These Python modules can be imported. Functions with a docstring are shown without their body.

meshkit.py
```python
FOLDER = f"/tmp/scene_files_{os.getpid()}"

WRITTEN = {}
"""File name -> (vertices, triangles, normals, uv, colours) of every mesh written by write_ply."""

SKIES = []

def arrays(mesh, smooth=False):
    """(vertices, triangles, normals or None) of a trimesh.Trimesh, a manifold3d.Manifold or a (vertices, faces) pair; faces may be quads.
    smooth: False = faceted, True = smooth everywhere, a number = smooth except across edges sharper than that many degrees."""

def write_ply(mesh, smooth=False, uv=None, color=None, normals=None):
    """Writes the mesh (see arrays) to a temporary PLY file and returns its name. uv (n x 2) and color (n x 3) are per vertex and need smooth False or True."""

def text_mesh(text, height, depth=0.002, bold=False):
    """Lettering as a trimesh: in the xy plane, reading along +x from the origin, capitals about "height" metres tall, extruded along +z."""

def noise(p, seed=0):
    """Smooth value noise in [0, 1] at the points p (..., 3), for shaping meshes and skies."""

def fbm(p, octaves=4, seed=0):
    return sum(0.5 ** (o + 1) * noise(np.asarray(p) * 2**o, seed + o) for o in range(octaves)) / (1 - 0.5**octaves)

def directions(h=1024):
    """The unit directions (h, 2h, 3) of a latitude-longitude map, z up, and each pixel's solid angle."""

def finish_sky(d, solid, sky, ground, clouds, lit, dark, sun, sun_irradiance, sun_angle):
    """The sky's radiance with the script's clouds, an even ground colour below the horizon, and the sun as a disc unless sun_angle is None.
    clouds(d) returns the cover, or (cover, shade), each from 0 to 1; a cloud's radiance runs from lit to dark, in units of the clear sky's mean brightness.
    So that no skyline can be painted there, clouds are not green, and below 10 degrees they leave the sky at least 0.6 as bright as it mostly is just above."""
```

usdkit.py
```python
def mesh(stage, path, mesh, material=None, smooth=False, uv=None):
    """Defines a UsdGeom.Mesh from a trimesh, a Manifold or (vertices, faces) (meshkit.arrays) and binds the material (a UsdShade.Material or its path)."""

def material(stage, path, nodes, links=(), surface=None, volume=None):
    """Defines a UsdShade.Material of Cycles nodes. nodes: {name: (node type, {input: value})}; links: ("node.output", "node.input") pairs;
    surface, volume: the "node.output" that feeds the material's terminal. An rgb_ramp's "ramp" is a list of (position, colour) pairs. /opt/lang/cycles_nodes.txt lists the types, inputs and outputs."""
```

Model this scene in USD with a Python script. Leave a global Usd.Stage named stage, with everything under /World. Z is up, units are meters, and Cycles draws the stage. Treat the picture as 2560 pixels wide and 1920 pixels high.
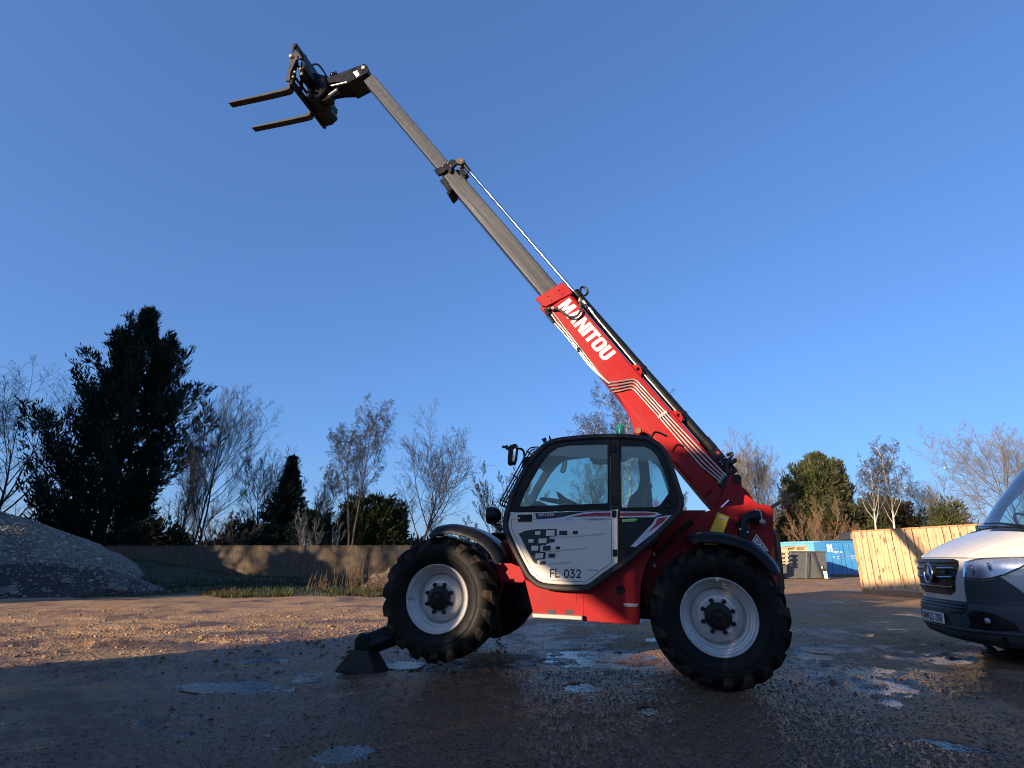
import math, random
import numpy as np
import trimesh, shapely
from shapely.geometry import Polygon, Point, LineString
from shapely import affinity
import mapbox_earcut
import usdkit, meshkit
from pxr import Usd, UsdGeom, UsdLux, UsdShade, Gf, Sdf, Vt

stage = Usd.Stage.CreateInMemory()
UsdGeom.SetStageUpAxis(stage, UsdGeom.Tokens.z)
UsdGeom.SetStageMetersPerUnit(stage, 1.0)
world = UsdGeom.Xform.Define(stage, '/World')
stage.SetDefaultPrim(world.GetPrim())
PI = math.pi

# ------------------------------------------------------------------ camera
CAM_H, PITCH, FPX, W0, H0 = 1.09, math.radians(17.6), 1380.0, 2560, 1920
cam = UsdGeom.Camera.Define(stage, '/World/camera')
cam.CreateHorizontalApertureAttr(36.0)
cam.CreateVerticalApertureAttr(27.0)
cam.CreateFocalLengthAttr(36.0 * FPX / W0)
cam.CreateClippingRangeAttr(Gf.Vec2f(0.05, 5000))
cam.CreateExposureAttr(EXPOSURE := 1.28)
cam.AddTranslateOp().Set(Gf.Vec3d(0, 0, CAM_H))
cam.AddRotateXOp().Set(90 + math.degrees(PITCH))

# ------------------------------------------------------------------ sky and sun
SUN_EL = math.radians(12.0)
SUN_AZ = (-0.743, -0.669)                       # horizontal direction towards the sun
SUN = np.array([SUN_AZ[0] * math.cos(SUN_EL), SUN_AZ[1] * math.cos(SUN_EL), math.sin(SUN_EL)])
SUN /= np.linalg.norm(SUN)
SKY_STRENGTH, SUN_INTENSITY, SUN_COLOR = 0.14, 1.15, (1.0, 0.80, 0.58)
dome = UsdLux.DomeLight.Define(stage, '/World/sky')
dome.GetPrim().SetCustomDataByKey('kind', 'structure')
sky_m = usdkit.material(stage, '/World/Looks/sky_air', {
    't': ('sky_texture', {'sky_type': 'single_scattering', 'sun_disc': False, 'sun_elevation': SUN_EL,
                          'sun_rotation': math.atan2(SUN_AZ[0], SUN_AZ[1]), 'altitude': 100.0,
                          'air_density': 1.0, 'aerosol_density': 1.2, 'ozone_density': 7.0}),
    'g': ('gamma', {'gamma': 0.66}), 'k': ('mix_color', {'blend_type': 'multiply', 'fac': 1.0, 'use_clamp': False, 'b': (.82, .88, 1.11)}),
    'b': ('background_shader', {'strength': SKY_STRENGTH})}, [('t.color', 'g.color'), ('g.color', 'k.a'), ('k.result', 'b.color')], surface='b.background')
UsdShade.MaterialBindingAPI.Apply(dome.GetPrim()).Bind(sky_m)
sun = UsdLux.DistantLight.Define(stage, '/World/sun')
sun.CreateIntensityAttr(SUN_INTENSITY)
sun.CreateAngleAttr(0.5)
sun.CreateNormalizeAttr(True)
sun.CreateColorAttr(Gf.Vec3f(*SUN_COLOR))
_z = SUN; _x = np.cross([0, 0, 1.0], _z); _x /= np.linalg.norm(_x); _y = np.cross(_z, _x)
_m = Gf.Matrix4d(*_x, 0, *_y, 0, *_z, 0, 0, 0, 20, 1)
sun.AddTransformOp().Set(_m)

# ------------------------------------------------------------------ naming and defining objects
_used = {}
def numbered(parent, name):
    k = (parent, name); n = _used.get(k, 0); _used[k] = n + 1
    return name if n == 0 else f'{name}_{n:03d}'

def _path(p):
    return '/World' if p is None else str(p.GetPath())

def tag(o, label=None, cat=None, group=None, kind=None):
    for k, v in (('label', label), ('category', cat), ('group', group), ('kind', kind)):
        if v: o.SetCustomDataByKey(k, v)
    return o

def obj(name, mesh, m, parent=None, smooth=35, label=None, cat=None, group=None, kind=None):
    pp = _path(parent)
    p = usdkit.mesh(stage, f'{pp}/{numbered(pp, name)}', mesh, m, smooth=smooth).GetPrim()
    return tag(p, label, cat, group, kind)

def thing(name, label=None, cat=None, parent=None, loc=(0, 0, 0), rotz=0.0, group=None, matrix=None, kind=None):
    pp = _path(parent)
    x = UsdGeom.Xform.Define(stage, f'{pp}/{numbered(pp, name)}')
    if matrix is not None:
        x.AddTransformOp().Set(matrix)
    elif any(loc) or rotz:
        x.AddTranslateOp().Set(Gf.Vec3d(*map(float, loc)))
        if rotz: x.AddRotateZOp().Set(math.degrees(rotz))
    return tag(x.GetPrim(), label, cat, group, kind)

# ------------------------------------------------------------------ geometry helpers
def cat(*ms):
    ms = [m for m in ms if m is not None]
    vs, fs, n = [], [], 0
    for m in ms:
        v, f = (m.vertices, m.faces) if hasattr(m, 'vertices') else m
        v, f = np.asarray(v, float), np.asarray(f, int)
        vs.append(v); fs.append(f + n); n += len(v)
    return trimesh.Trimesh(np.vstack(vs), np.vstack(fs), process=False)

def box(x0, x1, y0, y1, z0, z1, c=0.0):
    """A box, its edges chamfered by c."""
    if c <= 0:
        b = trimesh.creation.box(bounds=[[min(x0, x1), min(y0, y1), min(z0, z1)], [max(x0, x1), max(y0, y1), max(z0, z1)]])
        return trimesh.Trimesh(b.vertices, b.faces, process=False)
    x0, x1, y0, y1, z0, z1 = min(x0, x1), max(x0, x1), min(y0, y1), max(y0, y1), min(z0, z1), max(z0, z1)
    c = min(c, (x1 - x0) * .45, (y1 - y0) * .45, (z1 - z0) * .45)
    p = []
    for X, sx in ((x0, 1), (x1, -1)):
        for Y, sy in ((y0, 1), (y1, -1)):
            for Z, sz in ((z0, 1), (z1, -1)):
                p += [(X, Y + sy * c, Z + sz * c), (X + sx * c, Y, Z + sz * c), (X + sx * c, Y + sy * c, Z)]
    return trimesh.convex.convex_hull(np.array(p))

def hull(p):
    return trimesh.convex.convex_hull(np.asarray(p, float))

def _offset(r, c):
    """A closed ring's vertices moved to the left of its direction by c (mitred)."""
    r = np.asarray(r, float); a = r - np.roll(r, 1, 0); b = np.roll(r, -1, 0) - r
    a /= np.maximum(np.linalg.norm(a, axis=1, keepdims=True), 1e-12); b /= np.maximum(np.linalg.norm(b, axis=1, keepdims=True), 1e-12)
    na, nb = np.stack([-a[:, 1], a[:, 0]], 1), np.stack([-b[:, 1], b[:, 0]], 1)
    m = na + nb; d = (m * na).sum(1, keepdims=True)
    return r + c * m / np.maximum(d, 0.5)

def prism(shape, d0, d1, c=0.0, axis='y'):
    """A shapely polygon (or ring of points) of (X, Z) drawn out along Y from d0 to d1, its edges chamfered by c. axis 'z': (X, Y) along Z; 'x': (Y, Z) along X."""
    if not isinstance(shape, (Polygon, shapely.MultiPolygon)): shape = Polygon(np.asarray(shape)[:, :2])
    shape = shape.buffer(0)
    if isinstance(shape, shapely.MultiPolygon): return cat(*[prism(g, d0, d1, c, axis) for g in shape.geoms])
    shape = shapely.geometry.polygon.orient(shape, 1.0)
    rings = [np.array(r.coords)[:-1] for r in [shape.exterior, *shape.interiors]]
    n = sum(len(r) for r in rings); ends = np.cumsum([len(r) for r in rings]).astype(np.uint32)
    inner = np.vstack([_offset(r, c) for r in rings]) if c > 0 else np.vstack(rings)
    outer = np.vstack(rings)
    tri = mapbox_earcut.triangulate_float64(np.ascontiguousarray(inner), ends).reshape(-1, 3).astype(int)
    a, b, cc = inner[tri[:, 0]], inner[tri[:, 1]], inner[tri[:, 2]]
    flip = ((b - a)[:, 0] * (cc - a)[:, 1] - (b - a)[:, 1] * (cc - a)[:, 0]) < 0
    tri[flip] = tri[flip][:, ::-1]
    lo, hi = min(d0, d1), max(d0, d1)
    lays = [(inner, lo), (outer, lo + c), (outer, hi - c), (inner, hi)] if c > 0 else [(outer, lo), (outer, hi)]
    V = np.vstack([np.column_stack([p, np.full(n, h)]) for p, h in lays]); F = [tri[:, ::-1], tri + n * (len(lays) - 1)]
    st = 0
    for r in rings:
        i = np.arange(len(r)) + st; j = np.roll(i, -1); st += len(r)
        for k in range(len(lays) - 1):
            A, B = i + n * k, j + n * k; C, D = A + n, B + n
            F += [np.stack([A, B, D], 1), np.stack([A, D, C], 1)]
    F = np.vstack(F)
    if axis == 'y':
        V = V[:, [0, 2, 1]]; F = F[:, ::-1]
    elif axis == 'x':
        V = V[:, [2, 0, 1]]
    return trimesh.Trimesh(V, F, process=False)

def spline(p, n=6, closed=False):
    """Catmull-Rom through points."""
    p = np.asarray(p, float); m = len(p); out = []
    for i in range(m if closed else m - 1):
        if closed: a, b, c, d = p[(i - 1) % m], p[i], p[(i + 1) % m], p[(i + 2) % m]
        else: a, b, c, d = p[max(i - 1, 0)], p[i], p[i + 1], p[min(i + 2, m - 1)]
        for t in np.arange(n) / n:
            out.append(.5 * (2 * b + (c - a) * t + (2 * a - 5 * b + 4 * c - d) * t * t + (3 * b - a - 3 * c + d) * t ** 3))
    if not closed: out.append(p[-1])
    return np.array(out)

def rounded(poly, r):
    p = poly if isinstance(poly, Polygon) else Polygon(np.asarray(poly)[:, :2])
    p = p.buffer(0).buffer(-r, quad_segs=5).buffer(2 * r, quad_segs=5).buffer(-r, quad_segs=5)
    if isinstance(p, shapely.MultiPolygon): p = max(p.geoms, key=lambda g: g.area)
    return p.simplify(r * .02)

def tubes(P, R, m=6, caps=False):
    """Tubes round polylines P (N, k, 3) of radii R (N, k)."""
    P = np.asarray(P, float); R = np.asarray(R, float)
    N, k, _ = P.shape
    T = np.gradient(P, axis=1); T /= np.maximum(np.linalg.norm(T, axis=2, keepdims=True), 1e-9)
    ref = np.where(np.abs(T[:, :1, 2:3]) > .9, np.array([1.0, 0, 0]), np.array([0, 0, 1.0])) * np.ones((N, k, 1))
    if k > 2:
        mean = T.mean(1, keepdims=True); alt = np.eye(3)[np.argmin(np.abs(mean[:, 0]), axis=1)][:, None, :]
        ref = alt * np.ones((N, k, 1))
    U = np.cross(T, ref); U /= np.maximum(np.linalg.norm(U, axis=2, keepdims=True), 1e-9); Vv = np.cross(T, U)
    a = np.arange(m) / m * 2 * PI
    ring = P[:, :, None, :] + R[:, :, None, None] * (np.cos(a)[None, None, :, None] * U[:, :, None, :] + np.sin(a)[None, None, :, None] * Vv[:, :, None, :])
    V = ring.reshape(-1, 3)
    b = (np.arange(N) * k * m)[:, None, None]; i = (np.arange(k - 1) * m)[None, :, None]; j = np.arange(m)[None, None, :]
    q0, q1 = b + i + j, b + i + (j + 1) % m; q2, q3 = q1 + m, q0 + m
    F = np.concatenate([np.stack([q0, q1, q2], -1).reshape(-1, 3), np.stack([q0, q2, q3], -1).reshape(-1, 3)])
    if caps:
        ex, fs, n = [V], [F], len(V)
        for e in (0, k - 1):
            cv = P[:, e]; ex.append(cv); c = np.arange(N) + n; n += N
            s = (np.arange(N) * k * m + e * m)[:, None] + np.arange(m)[None]; s2 = np.roll(s, -1, 1)
            cc = np.repeat(c[:, None], m, 1)
            f = np.stack([cc, s2, s] if e == 0 else [cc, s, s2], -1).reshape(-1, 3); fs.append(f)
        V, F = np.vstack(ex), np.vstack(fs)
    return trimesh.Trimesh(V, F[:, ::-1] if False else F, process=False)

def tube(p, r, m=10):
    p = np.asarray(p, float)
    rr = np.full(len(p), r) if np.ndim(r) == 0 else np.asarray(r, float)
    return tubes(p[None], rr[None], m, caps=True)

def bent(p, r, m=10, fillet=.04, n=5):
    """A tube with its corners rounded."""
    p = np.asarray(p, float); out = [p[0]]
    for i in range(1, len(p) - 1):
        a, b = p[i - 1] - p[i], p[i + 1] - p[i]; la, lb = np.linalg.norm(a), np.linalg.norm(b)
        f = min(fillet, la * .45, lb * .45); A, B = p[i] + a / la * f, p[i] + b / lb * f
        for t in np.linspace(0, 1, n): out.append((1 - t) ** 2 * A + 2 * t * (1 - t) * p[i] + t * t * B)
    out.append(p[-1])
    return tube(out, r, m)

def cyl(a, b, r, m=20, r2=None):
    return tube([a, b], [r, r if r2 is None else r2], m)

def lathe(prof, m=48, axis='y'):
    """(radius, along) pairs turned round the axis."""
    prof = np.asarray(prof, float); k = len(prof); a = np.arange(m) / m * 2 * PI
    X = prof[:, 0][:, None] * np.cos(a); Z = prof[:, 0][:, None] * np.sin(a); Y = np.repeat(prof[:, 1][:, None], m, 1)
    V = np.stack([X, Y, Z] if axis == 'y' else ([X, Z, Y] if axis == 'z' else [Y, X, Z]), -1).reshape(-1, 3)
    i = (np.arange(k - 1) * m)[:, None]; j = np.arange(m)[None]; q0 = i + j; q1 = i + (j + 1) % m; q2 = q1 + m; q3 = q0 + m
    F = np.concatenate([np.stack([q0, q1, q2], -1).reshape(-1, 3), np.stack([q0, q2, q3], -1).reshape(-1, 3)])
    return trimesh.Trimesh(V, F, process=False)

def sphere(c, r, n=2, s=(1, 1, 1)):
    m = trimesh.creation.icosphere(n, 1.0); return trimesh.Trimesh(np.asarray(m.vertices) * r * np.asarray(s) + c, m.faces, process=False)

def sheet(P, th=None):
    """A quad sheet from a (a, b, 3) grid, given a thickness th along -normal if asked."""
    P = np.asarray(P, float); a, b, _ = P.shape
    i = (np.arange(a - 1) * b)[:, None]; j = np.arange(b - 1)[None]; q0 = i + j; q1 = q0 + 1; q3 = q0 + b; q2 = q3 + 1
    F = np.concatenate([np.stack([q0, q1, q2], -1).reshape(-1, 3), np.stack([q0, q2, q3], -1).reshape(-1, 3)])
    V = P.reshape(-1, 3)
    if th is None: return trimesh.Trimesh(V, F, process=False)
    du, dv = np.gradient(P, axis=0), np.gradient(P, axis=1); N = np.cross(dv, du).reshape(-1, 3); N /= np.maximum(np.linalg.norm(N, axis=1, keepdims=True), 1e-9)
    n = len(V); V2 = V + N * th; F2 = F[:, ::-1] + n
    loop = np.concatenate([np.arange(b), np.arange(1, a) * b + b - 1, (a - 1) * b + np.arange(b - 2, -1, -1), np.arange(a - 2, 0, -1) * b])
    l2 = np.roll(loop, -1)
    Fe = np.concatenate([np.stack([loop, l2 + n, l2], 1), np.stack([loop, loop + n, l2 + n], 1)])
    return trimesh.Trimesh(np.vstack([V, V2]), np.vstack([F, F2, Fe]), process=False)

def moved(m, M3=None, t=(0, 0, 0)):
    v = np.asarray(m.vertices, float)
    f = np.asarray(m.faces)
    if M3 is not None:
        M3 = np.asarray(M3, float); v = v @ M3.T
        if np.linalg.det(M3) < 0: f = f[:, ::-1]
    return trimesh.Trimesh(v + np.asarray(t, float), f, process=False)

# ------------------------------------------------------------------ picture rays (the survey of the place: a pixel and one known plane give a point)
_c, _s = math.cos(PITCH), math.sin(PITCH)
def ray(px, py):
    a, b = (px - W0 / 2) / FPX, -(py - H0 / 2) / FPX
    return np.array([a, _c - _s * b, _s + _c * b])
EYE = np.array([0, 0, CAM_H])
def on_ground(px, py, z=0.0):
    d = ray(px, py); return EYE + d * ((z - CAM_H) / d[2])
def at_depth(px, py, y):
    d = ray(px, py); return EYE + d * (y / d[1])
# ------------------------------------------------------------------ materials
def mat(name, nodes, links, surface):
    return usdkit.material(stage, f'/World/Looks/{name}', nodes, links, surface=surface)

def surf(name, col, rough=.5, metal=0.0, var=.12, scale=6.0, coat=0.0, bump=0.0, bscale=60.0, spec=.5, stretch=(1, 1, 1), rnd=0.0, dirt=None, dirt_amt=.5, dirt_scale=3.0, rvar=.1):
    """A surface of one colour with mottling, roughness variation, fine relief and, if asked, dirt."""
    c = np.array(col)
    N = {'tc': ('texture_coordinate', {}), 'mp': ('mapping', {'scale': stretch}),
         'n': ('noise_texture', {'scale': scale, 'detail': 5.0, 'roughness': .6}),
         'r': ('rgb_ramp', {'ramp': [(.25, tuple(c * (1 - var))), (.75, tuple(np.minimum(c * (1 + var), .95)))]}),
         'rr': ('map_range', {'from_min': .3, 'from_max': .7, 'to_min': max(rough - rvar, .02), 'to_max': min(rough + rvar, 1)}),
         'p': ('principled_bsdf', {'metallic': metal, 'coat_weight': coat, 'specular_ior_level': spec})}
    L = [('tc.object', 'mp.vector'), ('mp.vector', 'n.vector'), ('n.fac', 'r.fac'), ('n.fac', 'rr.value'), ('rr.result', 'p.roughness')]
    out = 'r.color'
    if rnd:
        N |= {'oi': ('object_info', {}), 'rm': ('map_range', {'to_min': 1 - rnd, 'to_max': 1 + rnd}), 'hv': ('hsv', {})}
        L += [('oi.random', 'rm.value'), ('rm.result', 'hv.value'), (out, 'hv.color')]; out = 'hv.color'
    if dirt is not None:
        N |= {'dn': ('noise_texture', {'scale': dirt_scale, 'detail': 8.0, 'roughness': .7}), 'dr': ('map_range', {'from_min': .45, 'from_max': .75, 'to_min': 0.0, 'to_max': dirt_amt, 'clamp': True}),
              'dm': ('mix_color', {'b': dirt})}
        L += [('tc.object', 'dn.vector'), ('dn.fac', 'dr.value'), ('dr.result', 'dm.fac'), (out, 'dm.a')]; out = 'dm.result'
    L.append((out, 'p.base_color'))
    if bump:
        N |= {'bn': ('noise_texture', {'scale': bscale, 'detail': 4.0}), 'b': ('bump', {'strength': 1.0, 'distance': bump})}
        L += [('mp.vector', 'bn.vector'), ('bn.fac', 'b.height'), ('b.normal', 'p.normal')]
    L = [(a.replace('mp.vector', 'mp.vector'), b) for a, b in L]
    return mat(name, N, L, 'p.BSDF')

M = {}
M['red'] = surf('red_paint', (.26, .004, .005), .48, coat=.0, spec=.22, var=.10, scale=3, rvar=.12, dirt=(.12, .03, .02), dirt_amt=.30, dirt_scale=4)
M['red_boom'] = surf('red_boom_paint', (.27, .004, .005), .48, coat=.0, spec=.22, var=.08, scale=3, dirt=(.20, .045, .018), dirt_amt=.40, dirt_scale=2.2)
M['white_panel'] = surf('door_white', (.66, .58, .47), .42, var=.04, scale=5, bump=.0006, bscale=220, dirt=(.35, .31, .26), dirt_amt=.18, dirt_scale=5)
M['black'] = surf('black_paint', (.007, .007, .007), .34, var=.25, scale=8, rvar=.12, dirt=(.020, .017, .015), dirt_amt=.45, dirt_scale=6, spec=.22)
M['black_satin'] = surf('black_plastic', (.006, .006, .007), .32, var=.2, scale=10, rvar=.08, spec=.20, dirt=(.014, .013, .012), dirt_amt=.35, dirt_scale=5)
M['frame_grey'] = surf('cab_frame_grey', (.024, .020, .018), .5, var=.2, scale=8, rvar=.1, spec=.3, dirt=(.06, .05, .042), dirt_amt=.5, dirt_scale=5)
M['rubber'] = surf('tyre_rubber', (.0050, .0046, .0044), .55, var=.3, scale=9, rvar=.12, bump=.0012, bscale=160, dirt=(.026, .019, .013), dirt_amt=.40, dirt_scale=5, spec=.15)
M['tread'] = surf('tyre_tread', (.0060, .0052, .0046), .70, var=.3, scale=9, rvar=.12, bump=.0012, bscale=160, dirt=(.10, .062, .036), dirt_amt=.7, dirt_scale=4, spec=.15)
M['hose'] = surf('hose_rubber', (.015, .015, .016), .5, var=.15)
M['rim'] = surf('rim_silver', (.50, .47, .43), .40, metal=.25, var=.08, scale=6, rvar=.1, dirt=(.16, .13, .11), dirt_amt=.4, dirt_scale=7)
M['chrome'] = surf('chrome_rod', (.75, .75, .77), .14, metal=1.0, var=.03)
M['pipe'] = surf('pipe_plated', (.62, .58, .48), .32, metal=.8, var=.06)
M['boom_steel'] = mat('boom_dark_steel', {'tc': ('texture_coordinate', {}), 'mp': ('mapping', {'rotation': (0, math.radians(53), 0)}), 'm2': ('mapping', {'scale': (.55, 16, 16)}), 'n': ('noise_texture', {'scale': 1.0, 'detail': 5.0, 'roughness': .6}),
    'r': ('rgb_ramp', {'ramp': [(.28, (.010, .010, .011)), (.50, (.030, .031, .032)), (.64, (.048, .048, .047)), (.76, (.20, .19, .165))]}), 'n2': ('noise_texture', {'scale': 14.0, 'detail': 4.0}), 'rr': ('map_range', {'to_min': .3, 'to_max': .65}), 'p': ('principled_bsdf', {'metallic': .2})},
    [('tc.object', 'mp.vector'), ('mp.vector', 'm2.vector'), ('m2.vector', 'n.vector'), ('tc.object', 'n2.vector'), ('n.fac', 'r.fac'), ('n2.fac', 'rr.value'), ('r.color', 'p.base_color'), ('rr.result', 'p.roughness')], 'p.BSDF')
M['fork_steel'] = surf('fork_steel', (.016, .014, .013), .5, metal=.3, var=.3, scale=9, dirt=(.07, .045, .028), dirt_amt=.4, dirt_scale=5)
M['galv'] = surf('galvanised', (.34, .32, .28), .5, metal=.4, var=.12, scale=12, dirt=(.25, .22, .18), dirt_amt=.4)
M['brass'] = surf('passivated_bolt', (.55, .42, .20), .4, metal=.8)
M['rusty'] = surf('rusty_steel', (.16, .08, .045), .75, var=.35, scale=10)
M['clevis'] = surf('clevis_steel', (.05, .035, .028), .6, var=.3, scale=12)
M['beige'] = surf('cab_trim', (.55, .52, .44), .7, var=.06)
M['yellow'] = surf('yellow_paint', (.66, .37, .012), .45, var=.08, scale=8, dirt=(.3, .2, .04), dirt_amt=.3)
M['white'] = surf('white_print', (.72, .70, .66), .5, var=.04)
M['cream'] = surf('lettering_print', (.80, .76, .66), .5, var=.03)
M['silver_print'] = surf('silver_print', (.50, .50, .53), .35, metal=.5, var=.05)
M['dark_print'] = surf('dark_print', (.012, .012, .014), .5, var=.1)
M['red_print'] = surf('red_print', (.30, .018, .030), .45, var=.05)
M['green_print'] = surf('green_print', (.30, .50, .12), .5, var=.1)
M['seat'] = surf('seat_cloth', (.022, .023, .025), .85, var=.2, scale=30)
M['mirror'] = surf('mirror_glass', (.80, .80, .82), .04, metal=1.0, var=.0)
M['lamp_lens'] = surf('lamp_lens', (.55, .55, .55), .12, metal=.6, var=.05)
M['green_beacon'] = surf('green_beacon', (.012, .16, .10), .18, var=.1, coat=.5)
M['van_white'] = surf('van_white_paint', (.50, .465, .41), .28, var=.02, coat=.6, rvar=.05)
M['van_grey'] = surf('van_grey_plastic', (.030, .033, .037), .55, var=.1, scale=60, bump=.0003, bscale=600)
M['headlight_inner'] = surf('headlight_reflector', (.48, .49, .52), .32, metal=.8, var=.15)
M['plate'] = surf('plate_white', (.78, .78, .76), .4, var=.02)
M['chalk'] = surf('chalk_stone', (.20, .175, .14), .9, var=.3, scale=4, rnd=.45)
M['stone'] = surf('gravel_stone', (.085, .058, .038), .6, var=.35, scale=20, rnd=.6)
M['rubble'] = surf('rubble_stone', (.15, .13, .11), .85, var=.3, scale=4, rnd=.35)
M['grey_metal'] = surf('bin_grey_steel', (.075, .078, .075), .5, var=.15, scale=4, dirt=(.18, .16, .13), dirt_amt=.4)
M['pallet'] = surf('pallet_wood', (.50, .36, .20), .8, var=.2, scale=6, rnd=.2)
M['cont_blue'] = surf('container_blue', (.035, .20, .43), .5, var=.12, scale=2.0, dirt=(.20, .30, .36), dirt_amt=.4, dirt_scale=1.2)
M['cont_teal'] = surf('container_teal', (.10, .30, .42), .55, var=.12, scale=1.5, dirt=(.35, .40, .42), dirt_amt=.4, dirt_scale=1.2)
M['dark_box'] = surf('dark_grey_box', (.035, .036, .038), .5, var=.15)
M['fur_black'] = surf('dog_coat_black', (.02, .018, .017), .8, var=.2)
M['fur_white'] = surf('dog_coat_white', (.62, .58, .52), .8, var=.1)
M['soil'] = surf('heap_soil', (.13, .085, .052), .95, var=.4, scale=5, bump=.02, bscale=14)
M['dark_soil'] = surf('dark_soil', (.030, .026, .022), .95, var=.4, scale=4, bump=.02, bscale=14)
M['gravel_bulk'] = surf('gravel_bulk', (.115, .098, .074), .95, var=.45, scale=9, bump=.03, bscale=16)
M['bounce_wall'] = surf('pale_bounce_wall', (.72, .63, .50), .9, var=.2, scale=3)  # pale cream so the unseen blocker walls bounce warm fill
M['blocker_roof'] = surf('blocker_roof', (.12, .11, .11), .8, var=.2)
M['bark'] = surf('bark_brown', (.075, .056, .042), .9, var=.3, scale=5)
M['bark_dark'] = surf('bark_dark', (.030, .023, .019), .9, var=.3, scale=5)
M['twig'] = surf('twigs', (.044, .039, .031), .85, var=.2, scale=2)
M['twig_pale'] = surf('twigs_pale', (.15, .128, .10), .85, var=.2, scale=2)
M['twig_purple'] = surf('twigs_purple', (.030, .026, .023), .85, var=.2, scale=2)
M['twig_rust'] = surf('twigs_rust', (.16, .09, .045), .85, var=.2, scale=2)
M['birch'] = surf('birch_bark', (.48, .44, .37), .8, var=.3, scale=3, stretch=(1, 1, 3), dirt=(.05, .04, .035), dirt_amt=.9, dirt_scale=2.5)

def leaf(name, a, b, tr=.25, rough=.6):
    N = {'tc': ('geometry', {}), 'n': ('noise_texture', {'scale': 1.1, 'detail': 3.0}), 'rp': ('map_range', {'to_min': -.25, 'to_max': .25}), 'ad': ('math', {'math_type': 'add', 'use_clamp': True}),
         'r': ('rgb_ramp', {'ramp': [(.2, a), (.85, b)]}), 'p': ('principled_bsdf', {'roughness': rough, 'specular_ior_level': .3}), 't': ('translucent_bsdf', {}), 'm': ('mix_closure', {'fac': tr})}
    L = [('tc.position', 'n.vector'), ('tc.random_per_island', 'rp.value'), ('rp.result', 'ad.value1'), ('n.fac', 'ad.value2'), ('ad.value', 'r.fac'), ('r.color', 'p.base_color'), ('r.color', 't.color'), ('p.BSDF', 'm.closure1'), ('t.BSDF', 'm.closure2')]
    return mat(name, N, L, 'm.closure')
M['cypress'] = leaf('cypress_leaf', (.008, .022, .014), (.028, .052, .026))
M['spruce'] = leaf('spruce_leaf', (.010, .026, .018), (.028, .055, .032))
M['bush'] = leaf('bush_leaf', (.022, .034, .010), (.070, .080, .022))
M['olive'] = leaf('olive_leaf', (.050, .056, .020), (.125, .110, .040))
M['brown_leaf'] = leaf('browned_leaf', (.075, .052, .022), (.150, .105, .045))
M['ivy'] = leaf('ivy_leaf', (.035, .055, .018), (.095, .115, .035))
M['hedge'] = leaf('hedge_leaf', (.020, .026, .014), (.050, .050, .026))
M['grass'] = leaf('grass_blade', (.022, .038, .012), (.070, .085, .026), tr=.3)
M['grass_lit'] = leaf('grass_lit_yellow', (.070, .058, .018), (.155, .120, .042), tr=.35)  # yellow blades with the sunlit fringe tone put into the colour
M['straw'] = leaf('dry_straw', (.09, .052, .026), (.24, .155, .075), tr=.3)

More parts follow.
